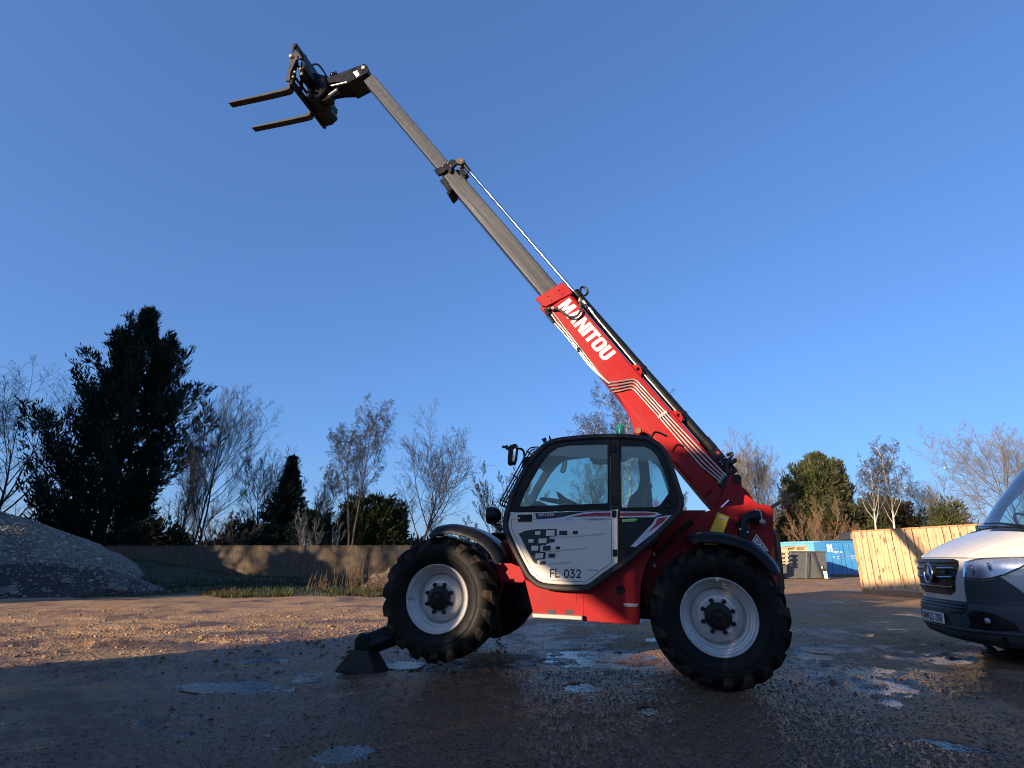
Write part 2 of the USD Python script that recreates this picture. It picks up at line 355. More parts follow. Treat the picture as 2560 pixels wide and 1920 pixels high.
def glass(name, tint, ior=1.45, rough=0.0, body=0.0, bcol=(.3, .3, .3)):
    N = {'t': ('transparent_bsdf', {'color': tint}), 'g': ('glossy_bsdf', {'color': (.9, .95, 1), 'roughness': rough}), 'f': ('fresnel', {'IOR': ior}), 'm': ('mix_closure', {})}
    L = [('f.fac', 'm.fac'), ('t.BSDF', 'm.closure1'), ('g.BSDF', 'm.closure2')]
    if body:                                                       # dust on the pane
        N |= {'d': ('diffuse_bsdf', {'color': bcol}), 'm2': ('mix_closure', {'fac': body})}
        return mat(name, N, L + [('m.closure', 'm2.closure1'), ('d.BSDF', 'm2.closure2')], 'm2.closure')
    return mat(name, N, L, 'm.closure')
M['glass'] = glass('cab_glass', (.82, .96, .93), 1.45, body=.17, bcol=(.52, .58, .50))
M['glass_far'] = glass('cab_glass_far', (.82, .93, .94), 1.3, body=.02)
M['glass_dark'] = glass('dark_glass', (.10, .11, .12), 1.5)
M['van_glass'] = glass('windscreen_glass', (.62, .80, .84), 1.75, body=.03)
M['lens'] = glass('headlight_lens', (.93, .95, .97), 1.5)

# wood: boards that differ from one another, with grain and knots
def wood(name, a, b, knot, grain=(14, 14, 1.0), rnd=.25):
    N = {'tc': ('texture_coordinate', {}), 'oi': ('object_info', {}), 'mul': ('math', {'math_type': 'multiply', 'value2': 37.0}), 'cx': ('combine_xyz', {}), 'av': ('mix_color', {'blend_type': 'add', 'fac': 1.0, 'use_clamp': False}),
         'mp': ('mapping', {'scale': grain}), 'n': ('noise_texture', {'scale': 2.2, 'detail': 6.0, 'distortion': .6}), 'r': ('rgb_ramp', {'ramp': [(.3, a), (.7, b)]}),
         'rm': ('map_range', {'to_min': 1 - rnd, 'to_max': 1 + rnd}), 'hv': ('hsv', {}),
         'km': ('mapping', {'scale': (9, 9, 3.2)}), 'k': ('noise_texture', {'scale': 1.0, 'detail': 1.0}), 'kr': ('map_range', {'from_min': .62, 'from_max': .70, 'to_min': 0.0, 'to_max': .85, 'clamp': True}), 'kx': ('mix_color', {'b': knot}),
         'p': ('principled_bsdf', {'roughness': .75}), 'b': ('bump', {'distance': .0015, 'strength': 1.0})}
    L = [('oi.random', 'mul.value1'), ('mul.value', 'cx.x'), ('mul.value', 'cx.z'), ('tc.object', 'av.a'), ('cx.vector', 'av.b'), ('av.result', 'mp.vector'), ('mp.vector', 'n.vector'), ('n.fac', 'r.fac'), ('oi.random', 'rm.value'), ('rm.result', 'hv.value'),
         ('r.color', 'hv.color'), ('av.result', 'km.vector'), ('km.vector', 'k.vector'), ('k.fac', 'kr.value'), ('kr.result', 'kx.fac'), ('hv.color', 'kx.a'), ('kx.result', 'p.base_color'), ('n.fac', 'b.height'), ('b.normal', 'p.normal')]
    return mat(name, N, L, 'p.BSDF')
M['new_wood'] = wood('new_softwood', (.40, .262, .135), (.56, .40, .225), (.16, .065, .03), rnd=.16)
M['new_wood_plank'] = wood('new_softwood_plank', (.36, .18, .075), (.50, .29, .13), (.13, .05, .025), grain=(2, 2, 14), rnd=.08)
# weathered fence: tone changes from board to board (islands)
M['old_wood'] = mat('weathered_boards', {
    'g': ('geometry', {}), 'tc': ('texture_coordinate', {}), 'mp': ('mapping', {'scale': (6, 6, .8)}), 'n': ('noise_texture', {'scale': 2.0, 'detail': 5.0}), 'n2': ('noise_texture', {'scale': .35, 'detail': 3.0}),
    'r': ('rgb_ramp', {'ramp': [(.25, (.15, .112, .078)), (.75, (.33, .26, .18))]}), 'r2': ('rgb_ramp', {'ramp': [(.35, (.75, .78, .80)), (.65, (1.15, .98, .80))]}), 'mx': ('mix_color', {'blend_type': 'multiply', 'fac': 1.0, 'use_clamp': False}),
    'rm': ('map_range', {'to_min': .45, 'to_max': 1.5}), 'hv': ('hsv', {}), 'p': ('principled_bsdf', {'roughness': .85})},
    [('tc.object', 'mp.vector'), ('mp.vector', 'n.vector'), ('tc.object', 'n2.vector'), ('n.fac', 'r.fac'), ('n2.fac', 'r2.fac'), ('r.color', 'mx.a'), ('r2.color', 'mx.b'), ('g.random_per_island', 'rm.value'), ('rm.result', 'hv.value'), ('mx.result', 'hv.color'), ('hv.color', 'p.base_color')], 'p.BSDF')
# the yard: brown grit and mud, damp tone in places that also paints the foreground shade, with fine relief; greener towards the fence
def _ground(name, a, b, wet_shade, rough_lo, rough_hi):
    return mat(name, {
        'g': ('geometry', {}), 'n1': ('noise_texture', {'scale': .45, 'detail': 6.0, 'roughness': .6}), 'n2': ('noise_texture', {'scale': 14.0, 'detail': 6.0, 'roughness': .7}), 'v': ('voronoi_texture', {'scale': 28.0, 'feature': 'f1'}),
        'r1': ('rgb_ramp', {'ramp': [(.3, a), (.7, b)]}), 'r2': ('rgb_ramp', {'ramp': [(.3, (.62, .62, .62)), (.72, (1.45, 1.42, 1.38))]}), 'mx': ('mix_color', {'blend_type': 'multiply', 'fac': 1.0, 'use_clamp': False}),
        'wn': ('noise_texture', {'scale': .8, 'detail': 7.0, 'roughness': .65}), 'wp': ('mapping', {'location': (.03, -.42, 0), 'scale': (.085, .095, 1)}), 'wl': ('gradient_texture', {'gradient_type': 'quadratic_sphere'}), 'wa': ('math', {'math_type': 'multiply_add', 'value2': .27}), 'wr': ('map_range', {'from_min': .50, 'from_max': .64, 'to_min': 0.0, 'to_max': 1.0, 'clamp': True}), 'wm': ('mix_color', {'b': wet_shade}),
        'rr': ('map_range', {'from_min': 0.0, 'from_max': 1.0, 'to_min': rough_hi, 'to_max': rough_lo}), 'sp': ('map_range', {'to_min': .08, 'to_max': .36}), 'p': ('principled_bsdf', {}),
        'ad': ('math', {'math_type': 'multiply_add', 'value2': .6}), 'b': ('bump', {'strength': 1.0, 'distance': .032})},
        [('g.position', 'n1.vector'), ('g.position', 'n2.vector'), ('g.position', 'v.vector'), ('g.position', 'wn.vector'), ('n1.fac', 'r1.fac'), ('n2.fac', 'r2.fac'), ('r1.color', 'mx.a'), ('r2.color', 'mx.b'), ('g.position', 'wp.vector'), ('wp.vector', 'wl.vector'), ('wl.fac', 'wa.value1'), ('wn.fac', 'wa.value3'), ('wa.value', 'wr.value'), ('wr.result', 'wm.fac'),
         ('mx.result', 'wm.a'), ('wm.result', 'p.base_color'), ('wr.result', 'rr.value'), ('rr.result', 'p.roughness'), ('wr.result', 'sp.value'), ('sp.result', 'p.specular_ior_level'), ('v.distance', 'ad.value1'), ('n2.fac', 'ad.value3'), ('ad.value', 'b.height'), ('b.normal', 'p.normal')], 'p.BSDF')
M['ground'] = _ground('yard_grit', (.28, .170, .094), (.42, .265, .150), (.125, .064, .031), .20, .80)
M['turf'] = surf('turf_soil', (.040, .042, .020), .95, var=.4, scale=2.5, bump=.02, bscale=12)
M['water'] = mat('puddle_water', {'g': ('geometry', {}), 'n': ('noise_texture', {'scale': 26.0, 'detail': 2.0}), 'b': ('bump', {'distance': .005, 'strength': 1.0}), 't': ('transparent_bsdf', {'color': (.55, .50, .44)}), 's': ('glossy_bsdf', {'roughness': .07, 'color': (1, 1, 1)}), 'f': ('fresnel', {'IOR': 1.33}), 'm': ('mix_closure', {})},
    [('g.position', 'n.vector'), ('n.fac', 'b.height'), ('b.normal', 's.normal'), ('b.normal', 'f.normal'), ('f.fac', 'm.fac'), ('t.BSDF', 'm.closure1'), ('s.BSDF', 'm.closure2')], 'm.closure')
# ================================================================== the yard
rng = np.random.default_rng(7)
PUDDLES = []                                                        # (x, y, half length across, half depth away)
for px, py, wx, wy in ((1500, 1643, 130, 20), (1460, 1716, 40, 9), (1625, 1772, 26, 8), (2080, 1655, 100, 26), (2140, 1700, 90, 30), (2200, 1750, 45, 14), (2265, 1605, 75, 12), (2320, 1640, 70, 16), (2130, 1586, 60, 8), (1640, 1598, 24, 6), (2440, 1600, 60, 8),
                       (560, 1712, 90, 12), (660, 1722, 60, 9), (420, 1800, 75, 16), (450, 1838, 40, 8), (800, 1690, 70, 9), (620, 1650, 80, 6), (1170, 1680, 20, 5), (1010, 1660, 40, 7), (2060, 1622, 50, 8), (2420, 1870, 60, 20), (860, 1880, 60, 18), (2330, 1850, 40, 10), (1800, 1600, 60, 6)):
    c = on_ground(px, py); l, r = on_ground(px - wx, py), on_ground(px + wx, py); n_, f_ = on_ground(px, py + wy), on_ground(px, py - wy)
    PUDDLES.append((c[0], c[1], (r[0] - l[0]) / 2, (f_[1] - n_[1]) / 2))
WATER_Z = -.018

def yard_height(x, y, fine=True):
    p = np.stack([x, y, np.zeros_like(x)], -1)
    h = (meshkit.fbm(p * .35, 3, 3) - .5) * .05
    if fine:
        h = h + (meshkit.fbm(p * 1.9, 4, 5) - .5) * .045 + (meshkit.fbm(p * 9.0, 3, 9) - .5) * .022
        q = np.stack([x * .55 - y * .25, (y + x * .25) * 3.2, np.zeros_like(x)], -1)
        rut = np.exp(-((y - 10.5 - .12 * x) / 3.5) ** 2) * np.clip((-x + 1) / 4, 0, 1)
        h = h + (meshkit.fbm(q, 3, 17) - .5) * .07 * rut
        for c_, k_ in ((0.0, 1), (1.75, 1), (3.3, .8), (5.2, .7), (-2.4, .6)):            # wheel tracks with tread prints
            u_ = x + .0; d_ = (y - 9.1 - .14 * x - c_ - .25 * np.sin(x * .35 + c_))
            fade = np.clip((1.5 - x) / 3, 0, 1) * k_
            h = h + fade * (-.028 * np.exp(-(d_ / .22) ** 2) + .016 * np.exp(-((np.abs(d_) - .36) / .12) ** 2) + .014 * np.sin(2 * PI * (u_ * 3.6 + np.abs(d_) * 4.5)) * np.exp(-(d_ / .24) ** 4))
        dip = np.zeros_like(x)
        for cx, cy, rx, ry in PUDDLES:
            d = ((x - cx) / rx) ** 2 + ((y - cy) / ry) ** 2
            dip = np.maximum(dip, np.clip(1.5 - d * .8, 0, 1))
        rag = meshkit.fbm(np.stack([x * 1.6, y * 2.2, x * 0], -1), 4, 77) - .5
        rag2 = meshkit.fbm(np.stack([x * 6.0, y * 9.0, x * 0], -1), 3, 78) - .5
        h = h - (.025 + .09 * rag + .08 * rag2) * dip ** .5 + .008
        for sx in (1, -1):                                          # hollows where the tyres stand
            for X in (0,):
                w = ORG0 + FW0 * X + LF0 * .88 * sx
                h = np.where((x - w[0]) ** 2 + (y - w[1]) ** 2 < .36, np.minimum(h, .0), h)
    return h
_yaw = .2455
FW0 = np.array([-math.cos(_yaw), math.sin(_yaw), 0]); LF0 = np.array([-math.sin(_yaw), -math.cos(_yaw), 0]); ORG0 = np.array([2.086, 6.379, 0])
ang = np.concatenate([np.radians(np.arange(-54, 54.01, .23)), np.radians(np.arange(60, 300, 6.0))])
rad = np.concatenate([[.05, .4, .8, 1.2, 1.6, 2.0, 2.3], 2.5 * 1.0105 ** np.arange(292), [60, 75, 95, 130, 180, 260, 420, 800]])
A_, R_ = np.meshgrid(ang, rad); gx, gy = R_ * np.sin(A_), R_ * np.cos(A_)
gz = yard_height(gx, gy); gz = np.where(R_ > 48, -.02, gz)
gm = np.stack([gx, gy, gz], -1); gm = np.concatenate([gm, gm[:, :1]], 1)
gmesh = sheet(gm); gmesh = trimesh.Trimesh(gmesh.vertices, gmesh.faces[:, ::-1], process=False)
if np.cross(*(gmesh.vertices[gmesh.faces[5000]][1:] - gmesh.vertices[gmesh.faces[5000]][0]))[2] < 0: gmesh = trimesh.Trimesh(gmesh.vertices, gmesh.faces[:, ::-1], process=False)
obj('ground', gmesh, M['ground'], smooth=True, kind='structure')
tt = np.linspace(0, 2 * PI, 40)[:-1]
for k, (cx, cy, rx, ry) in enumerate(PUDDLES):
    wob = 1.38 + .10 * np.sin(3 * tt + k) + .06 * np.sin(5 * tt + 2 * k)
    V = np.vstack([[cx, cy, WATER_Z + .0004 * k], np.column_stack([cx + rx * wob * np.cos(tt), cy + ry * wob * np.sin(tt), np.full(39, WATER_Z + .0004 * k)])])
    F = np.array([(0, i + 1, (i + 1) % 39 + 1) for i in range(39)])
    obj('puddle', (V, F), M['water'], smooth=False, kind='structure')

# ---- loose stones
def rock(seed, n=1, s=(1, 1, .7), rough=.35):
    m = trimesh.creation.icosphere(n, 1.0); v = np.asarray(m.vertices)
    r = 1 + rough * (meshkit.noise(v * 1.7 + seed * 3.1, seed) - .5) * 2
    v = v * r[:, None] * np.asarray(s)
    rg_ = np.random.default_rng(seed)
    for _ in range(5):                                              # broken flat faces
        d = rg_.normal(size=3); d /= np.linalg.norm(d); h = .62; e = v @ d - h; v = v - np.where(e > 0, e, 0)[:, None] * d
    return trimesh.Trimesh(v, m.faces, process=False)

def scatter(path, protos, m, pos, scale, seed, flat=.35, smooth=False):
    pi = UsdGeom.PointInstancer.Define(stage, path); rel = pi.CreatePrototypesRel()
    for k, g in enumerate(protos):
        q = f'{path}/piece_{k:03d}'; usdkit.mesh(stage, q, g, m, smooth=smooth); rel.AddTarget(q)
    r_ = np.random.default_rng(seed); n = len(pos)
    pi.CreateProtoIndicesAttr(Vt.IntArray.FromNumpy(r_.integers(0, len(protos), n).astype(np.int32)))
    pi.CreatePositionsAttr(Vt.Vec3fArray.FromNumpy(pos.astype(np.float32)))
    sc = np.asarray(scale)[:, None] * np.ones((1, 3)) if np.ndim(scale) == 1 else np.asarray(scale)
    pi.CreateScalesAttr(Vt.Vec3fArray.FromNumpy(sc.astype(np.float32)))
    yaw = r_.uniform(0, 2 * PI, n); ax = r_.normal(size=(n, 2)) * flat
    q = np.column_stack([np.cos(yaw / 2), ax[:, 0] * .5, ax[:, 1] * .5, np.sin(yaw / 2)]); q /= np.linalg.norm(q, axis=1, keepdims=True)
    pi.CreateOrientationsAttr(Vt.QuathArray([Gf.Quath(float(a), float(b), float(c), float(d)) for a, b, c, d in q]))
    return pi.GetPrim()

def yard_points(n, seed, ymax=13):
    r_ = np.random.default_rng(seed); d = 2.6 * (ymax / 2.6) ** r_.uniform(0, 1, n * 2) ; a = np.radians(r_.uniform(-48, 48, n * 2))
    x, y = d * np.sin(a), d * np.cos(a)
    return x, y, r_
x, y, r_ = yard_points(80000, 21)
dens = meshkit.fbm(np.stack([x * .6, y * .6, x * 0], -1), 4, 31)
heavy = np.exp(-(((x - 2.0) / 2.6) ** 2 + ((y - 3.9) / 1.7) ** 2))
keep = r_.uniform(0, 1, len(x)) < np.clip((dens - .42) * 2.2, .16, .8) * .45 + heavy * .75
x, y = x[keep], y[keep]; keep2 = np.ones(len(x), bool)
z = yard_height(x, y); keep2 = z > WATER_Z - .004
x, y, z = x[keep2], y[keep2], z[keep2]
sz = np.clip(r_.lognormal(math.log(.0058), .42, len(x)), .003, .017)
protos = [rock(k, 1, (1, .8, .6)) for k in range(6)]
g = scatter('/World/loose_gravel', protos, M['stone'], np.stack([x, y, z + sz * .1], -1), np.column_stack([sz, sz, sz * .7]), 5)
tag(g, 'loose dark gravel strewn over the muddy yard', 'gravel', kind='stuff')
# a few pale stones that catch the eye
x, y, r_ = yard_points(110, 77, 22); z = yard_height(x, y); sz = r_.uniform(.007, .017, len(x))
g = scatter('/World/pale_stones', protos, M['chalk'], np.stack([x, y, z + sz * .2], -1), sz, 6)
tag(g, 'scattered pale chips of stone on the yard', 'stones', kind='stuff')
# clods of mud along the wheel tracks
x, y, r_ = yard_points(9000, 41, 17); k = (np.exp(-((y - 10.3 - .12 * x) / 2.6) ** 2) * (x < 0) > r_.uniform(0, 1, len(x))); x, y = x[k], y[k]
sz = np.clip(r_.lognormal(math.log(.017), .45, len(x)), .008, .045); z = yard_height(x, y)
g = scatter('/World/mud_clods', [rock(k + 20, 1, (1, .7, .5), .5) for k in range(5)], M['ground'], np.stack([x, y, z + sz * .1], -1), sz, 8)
tag(g, 'churned clods of brown mud along the sunlit wheel tracks', 'mud', kind='stuff')

# ---- grass verge with its bank
def verge_edge(x): return 17.2 + 1.1 * np.sin(x * .55 + .6) * .6 + .5 * np.sin(x * 1.7) + np.clip((x + 7) * .45, 0, 4)
def verge_h(x, y):
    p = np.stack([x, y, x * 0], -1)
    e = np.clip((y - verge_edge(x)) / 1.2, 0, 1)
    bank = 1.0 * np.exp(-((x + 21.5) / 5.5) ** 2 - ((y - 31.2) / 2.2) ** 2)
    return -.05 + e * (.075 + (meshkit.fbm(p * .9, 4, 51) - .4) * .16) + bank
vx, vy = np.meshgrid(np.linspace(-44, 6, 150), np.linspace(15.5, 36, 90)); vz = verge_h(vx, vy)
vm = sheet(np.stack([vx, vy, vz], -1)); vm = trimesh.Trimesh(vm.vertices, vm.faces if vm.face_normals[0][2] > 0 else vm.faces[:, ::-1], process=False)
obj('grass_verge', vm, M['turf'], smooth=True, kind='structure')
def blades(x, y, z, h, w, r_, lean=.5):
    n = len(x); a = r_.uniform(0, 2 * PI, n); b = r_.uniform(0, 2 * PI, n); l = r_.uniform(0, lean, n) * h
    B = np.stack([x, y, z], -1); sx = np.stack([np.cos(a), np.sin(a), a * 0], -1) * (w / 2)[:, None]; T = B + np.stack([np.cos(b) * l, np.sin(b) * l, h], -1)
    Mid = B + (T - B) * .55 + np.stack([-np.cos(b) * l * .12, -np.sin(b) * l * .12, h * .06], -1)
    V = np.stack([B - sx, B + sx, Mid + sx * .8, Mid - sx * .8, T], 1).reshape(-1, 3); i = np.arange(n)[:, None] * 5
    F = np.concatenate([i + np.array([[0, 1, 2]]), i + np.array([[0, 2, 3]]), i + np.array([[3, 2, 4]])])
    return trimesh.Trimesh(V, F, process=False)
n = 42000; x = rng.uniform(-30, 2, n); y = 17 + 16 * rng.uniform(0, 1, n) ** 1.5
k = (y > verge_edge(x) + .15) & (meshkit.fbm(np.stack([x * .7, y * .7, x * 0], -1), 3, 61) > .40); x, y = x[k], y[k]
obj('grass', blades(x, y, verge_h(x, y) - .01, rng.uniform(.05, .20, len(x)), rng.uniform(.012, .03, len(x)), rng), M['grass'], smooth=False, label='short dark grass growing on the verge before the left fence', cat='grass', kind='stuff')
n = 11000; x = rng.uniform(-10, 1.5, n); y = verge_edge(x) + np.abs(rng.normal(0, .9, n))
k = meshkit.fbm(np.stack([x * 1.3, y * 1.3, x * 0], -1), 3, 63) > .52; x, y = x[k], y[k]
obj('rough_grass', blades(x, y, verge_h(x, y) - .01, rng.uniform(.04, .22, len(x)), rng.uniform(.012, .03, len(x)), rng, .8), M['grass_lit'], smooth=False, label='yellow rough grass along the sunlit edge of the yard, sunlit tone put in its colour', cat='grass', kind='stuff')

def weeds(px0, px1, py, y0, n, hmax, seed, label):
    r_ = np.random.default_rng(seed); a, b = at_depth(px0, py, y0), at_depth(px1, py, y0)
    x = r_.normal((a[0] + b[0]) / 2, abs(b[0] - a[0]) / 3.2, n); y = y0 + r_.normal(0, .35, n); z = verge_h(x, y)
    h = hmax * r_.uniform(.3, 1, n) ** 1.3
    P = np.stack([np.column_stack([x, y, z - .02]), np.column_stack([x + r_.normal(0, .05, n) * h, y, z + h * .5]), np.column_stack([x + r_.normal(0, .12, n) * h, y + r_.normal(0, .1, n) * h, z + h])], 1)
    st = tubes(P, np.tile([.010, .007, .004], (n, 1)), 3)
    m = n * 9; k = r_.integers(0, n, m); t = r_.uniform(.35, 1, m); q = P[k, 0] * (1 - t)[:, None] + P[k, 2] * t[:, None]
    lv = blades(q[:, 0], q[:, 1], q[:, 2], r_.uniform(.03, .10, m) * (1.3 - t), r_.uniform(.012, .03, m), r_, 2.0)
    return obj('dry_weeds', cat(st, lv), M['straw'], smooth=False, label=label, cat='weeds')
weeds(855, 915, 1480, 21.5, 60, 1.35, 3, 'tall dry brown weed stalks beside the earth heap')
weeds(775, 830, 1480, 20.5, 30, .75, 4, 'smaller clump of dry weeds in the dark grass')
weeds(925, 985, 1480, 20.2, 40, .55, 5, 'low dry weeds at the foot of the earth heap, next to the front tyre')

# ---- heaps
def mound(cx, cy, rx, ry, h, power, seed, rough, nr=90, na=200):
    a = np.linspace(0, 2 * PI, na + 1)[:-1]; r = np.linspace(0, 1, nr) ** .85
    Rr, Aa = np.meshgrid(r, a, indexing='ij'); x = cx + rx * Rr * np.cos(Aa); y = cy + ry * Rr * np.sin(Aa)
    p = np.stack([x, y, x * 0], -1)
    edge = 1 + .16 * (meshkit.fbm(np.stack([np.cos(Aa) * 1.6, np.sin(Aa) * 1.6, Aa * 0 + seed], -1), 3, seed) - .5) * 2
    u = np.clip(Rr / np.minimum(edge, 1.0), 0, 1)
    z = h * (1 - u ** power[0]) ** power[1] + rough * (meshkit.fbm(p * 1.2, 5, seed) - .5) * np.clip(6 * (1 - u), 0, 1) - .08 * (u > .995) - .05
    G = np.stack([x, y, z], -1); G = np.concatenate([G, G[:, :1]], 1); m = sheet(G)
    if m.face_normals[na * 5][2] < 0: m = trimesh.Trimesh(m.vertices, m.faces[:, ::-1], process=False)
    return m
def on_mesh(m, n, seed, keep=None):
    r_ = np.random.default_rng(seed); tr = m.triangles; ar = m.area_faces; c = tr.mean(1)
    w = ar * (1 if keep is None else keep(c)); f = r_.choice(len(tr), n, p=w / w.sum()); u, v = r_.uniform(0, 1, (2, n)); k = u + v > 1; u[k], v[k] = 1 - u[k], 1 - v[k]
    return tr[f, 0] + u[:, None] * (tr[f, 1] - tr[f, 0]) + v[:, None] * (tr[f, 2] - tr[f, 0]), r_
pile = thing('rubble_pile', 'large grey heap of crushed stone rising at the left edge', 'rubble pile')
pm = mound(-28.0, 27.5, 11.2, 8.5, 3.55, (1.9, 1.15), 4, .35)
obj('heap_body', pm, M['gravel_bulk'], pile, smooth=True)
pts, r_ = on_mesh(pm, 24000, 71, lambda c: (c[:, 1] < 29) * 1.0 + .02)
sz = np.clip(r_.lognormal(math.log(.030), .5, len(pts)), .012, .14)
p2_, r2_ = on_mesh(pm, 900, 171, lambda c: (c[:, 1] < 29) * (c[:, 0] > -24) * (c[:, 2] < 1.9) * 1.0)
g = scatter(str(pile.GetPath()) + '/broken_stones', [rock(k + 240, 1, (1, .75, .55), .45) for k in range(6)], M['chalk'], p2_, np.clip(r2_.lognormal(math.log(.065), .4, len(p2_)), .03, .15), 39); tag(g, kind='stuff')
g = scatter(str(pile.GetPath()) + '/crushed_stones', [rock(k + 40, 1, (1, .75, .55), .45) for k in range(8)], M['chalk'], pts + [0, 0, .01], sz, 9); tag(g, kind='stuff')
sh = thing('earth_heap', 'low dark earth heap with broken stones, before the grey rubble pile', 'earth heap')
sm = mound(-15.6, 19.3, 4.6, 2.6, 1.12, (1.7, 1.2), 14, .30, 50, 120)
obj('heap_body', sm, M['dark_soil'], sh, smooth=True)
pts, r_ = on_mesh(sm, 70, 72, lambda c: (c[:, 1] < 19.6) * (c[:, 2] > .12) * 1.0)
for k, p in enumerate(pts):
    s_ = float(np.clip(r_.lognormal(math.log(.085), .5), .05, .26)); m = rock(k + 60, 1, (1, .7, .5), .45); a = r_.uniform(0, 6.28)
    obj('stone', moved(m, s_ * np.array([[math.cos(a), -math.sin(a), 0], [math.sin(a), math.cos(a), 0], [.2 * math.sin(k), 0, 1]]), p + [0, 0, s_ * .15]), M['rubble'], sh, smooth=False)
pts, r_ = on_mesh(sm, 1400, 73, lambda c: (c[:, 1] < 20) * 1.0)
g = scatter(str(sh.GetPath()) + '/small_stones', [rock(k + 140, 1, (1, .75, .55), .45) for k in range(5)], M['rubble'], pts, np.clip(r_.lognormal(math.log(.03), .5, len(pts)), .01, .07), 19); tag(g, kind='stuff')
bh = thing('earth_heap', 'reddish brown earth heap behind the front tyre, by the dry weeds', 'earth heap')
c_ = at_depth(1000, 1465, 22.6)
bm = mound(c_[0] + .35, 22.9, 2.5, 1.7, .98, (1.25, 1.1), 24, .42, 40, 90); obj('heap_body', bm, M['soil'], bh, smooth=False)
pts, r_ = on_mesh(bm, 260, 75)
g = scatter(str(bh.GetPath()) + '/clods', [rock(k + 150, 1, (1, .75, .6), .6) for k in range(5)], M['soil'], pts, np.clip(r_.lognormal(math.log(.06), .5, len(pts)), .02, .2), 29); tag(g, kind='stuff')

# ---- long close-boarded fence at the left
fn = thing('boarded_fence', 'long weathered close-boarded fence at the back of the grass, left of the machine', 'fence')
FA, FB = np.array([-46.0, 33.4]), np.array([3.0, 32.2]); FL = np.linalg.norm(FB - FA); fd = (FB - FA) / FL; fnm = np.array([fd[1], -fd[0]])
if fnm[1] > 0: fnm = -fnm
bv, n = [], int(FL / .105)
for k in range(n):
    p0, p1 = FA + fd * k * .105, FA + fd * (k * .105 + .118); dz = rng.normal(0, .006); tilt = rng.normal(0, .004); o0, o1 = fnm * .022, fnm * .010
    q = []
    for p, o, tl_ in ((p0, o0, 0), (p1, o1, tilt)):
        for zz in (-.15, 1.78 + dz + tl_):
            q += [(*(p + o), zz), (*(p - fnm * .004), zz)]
    q = np.array(q); bv.append((q, np.array([(0, 2, 6), (0, 6, 4), (1, 5, 7), (1, 7, 3), (2, 3, 7), (2, 7, 6), (0, 1, 3), (0, 3, 2), (4, 6, 7), (4, 7, 5)])))
obj('boards', cat(*bv), M['old_wood'], fn, smooth=False, kind='stuff')
def along(p0, p1, w, z0, z1, off=0.0):
    a, b = np.array([*p0, 0]), np.array([*p1, 0]); o = np.array([*fnm, 0]); P = []
    for p in (a, b):
        for s_ in (off - w / 2, off + w / 2):
            for zz in (z0, z1): P.append(p + o * s_ + [0, 0, zz])
    return hull(P)
obj('capping_rail', along(FA, FB, .06, 1.79, 1.825, .008), M['old_wood'], fn, smooth=False)
for zz in (.45, 1.45): obj('arris_rail', along(FA, FB, .06, zz, zz + .08, -.05), M['old_wood'], fn, smooth=False)

# ---- new timber panel fence at the right
tf = thing('timber_fence', 'new pale softwood fence of upright boards behind the van', 'fence')
pa, pb = on_ground(2163, 1484), on_ground(2310, 1494)
TD = (pb - pa)[:2]; TD = TD / np.linalg.norm(TD); TN = np.array([TD[1], -TD[0]])
if TN @ (-pa[:2]) < 0: TN = -TN
top = at_depth(2135, 1329, pa[1])[2]
nb = 34
for k in range(nb):
    w = .105 + rng.normal(0, .003); o = .022 * (k % 2) + rng.normal(0, .0015); u0 = .03 + k * .118; r0 = rng.normal(0, .003)
    P = []
    for uu_, th in ((u0, .020), (u0 + w * .5, .026), (u0 + w, .016)):
        for dd in (0, 1):
            for zz in (.15, top - .015 + rng.normal(0, .002)):
                q = pa[:2] + TD * (uu_ + r0 * (zz > 1)) + TN * (o + (th if dd else 0)); P.append((*q, zz))
    obj('board', hull(P), M['new_wood'], tf, smooth=False)
def tbar(u0, u1, n0, n1, z0, z1):
    return hull([(*(pa[:2] + TD * u + TN * n_), z_) for u in (u0, u1) for n_ in (n0, n1) for z_ in (z0, z1)])
L_ = nb * .118 + .1
obj('gravel_board', tbar(.02, L_, -.01, .035, -.02, .145), M['new_wood_plank'], tf, smooth=False, label='wide reddish bottom plank')
obj('capping_rail', tbar(-.03, L_, -.02, .055, top - .012, top + .025), M['new_wood_plank'], tf, smooth=False)
obj('end_post', tbar(-.075, .018, -.08, .03, -.05, top - .014), M['new_wood_plank'], tf, smooth=False)
for z_ in (.35, .95, 1.5): obj('rail', tbar(.02, L_, -.07, -.012, z_, z_ + .07), M['new_wood_plank'], tf, smooth=False)
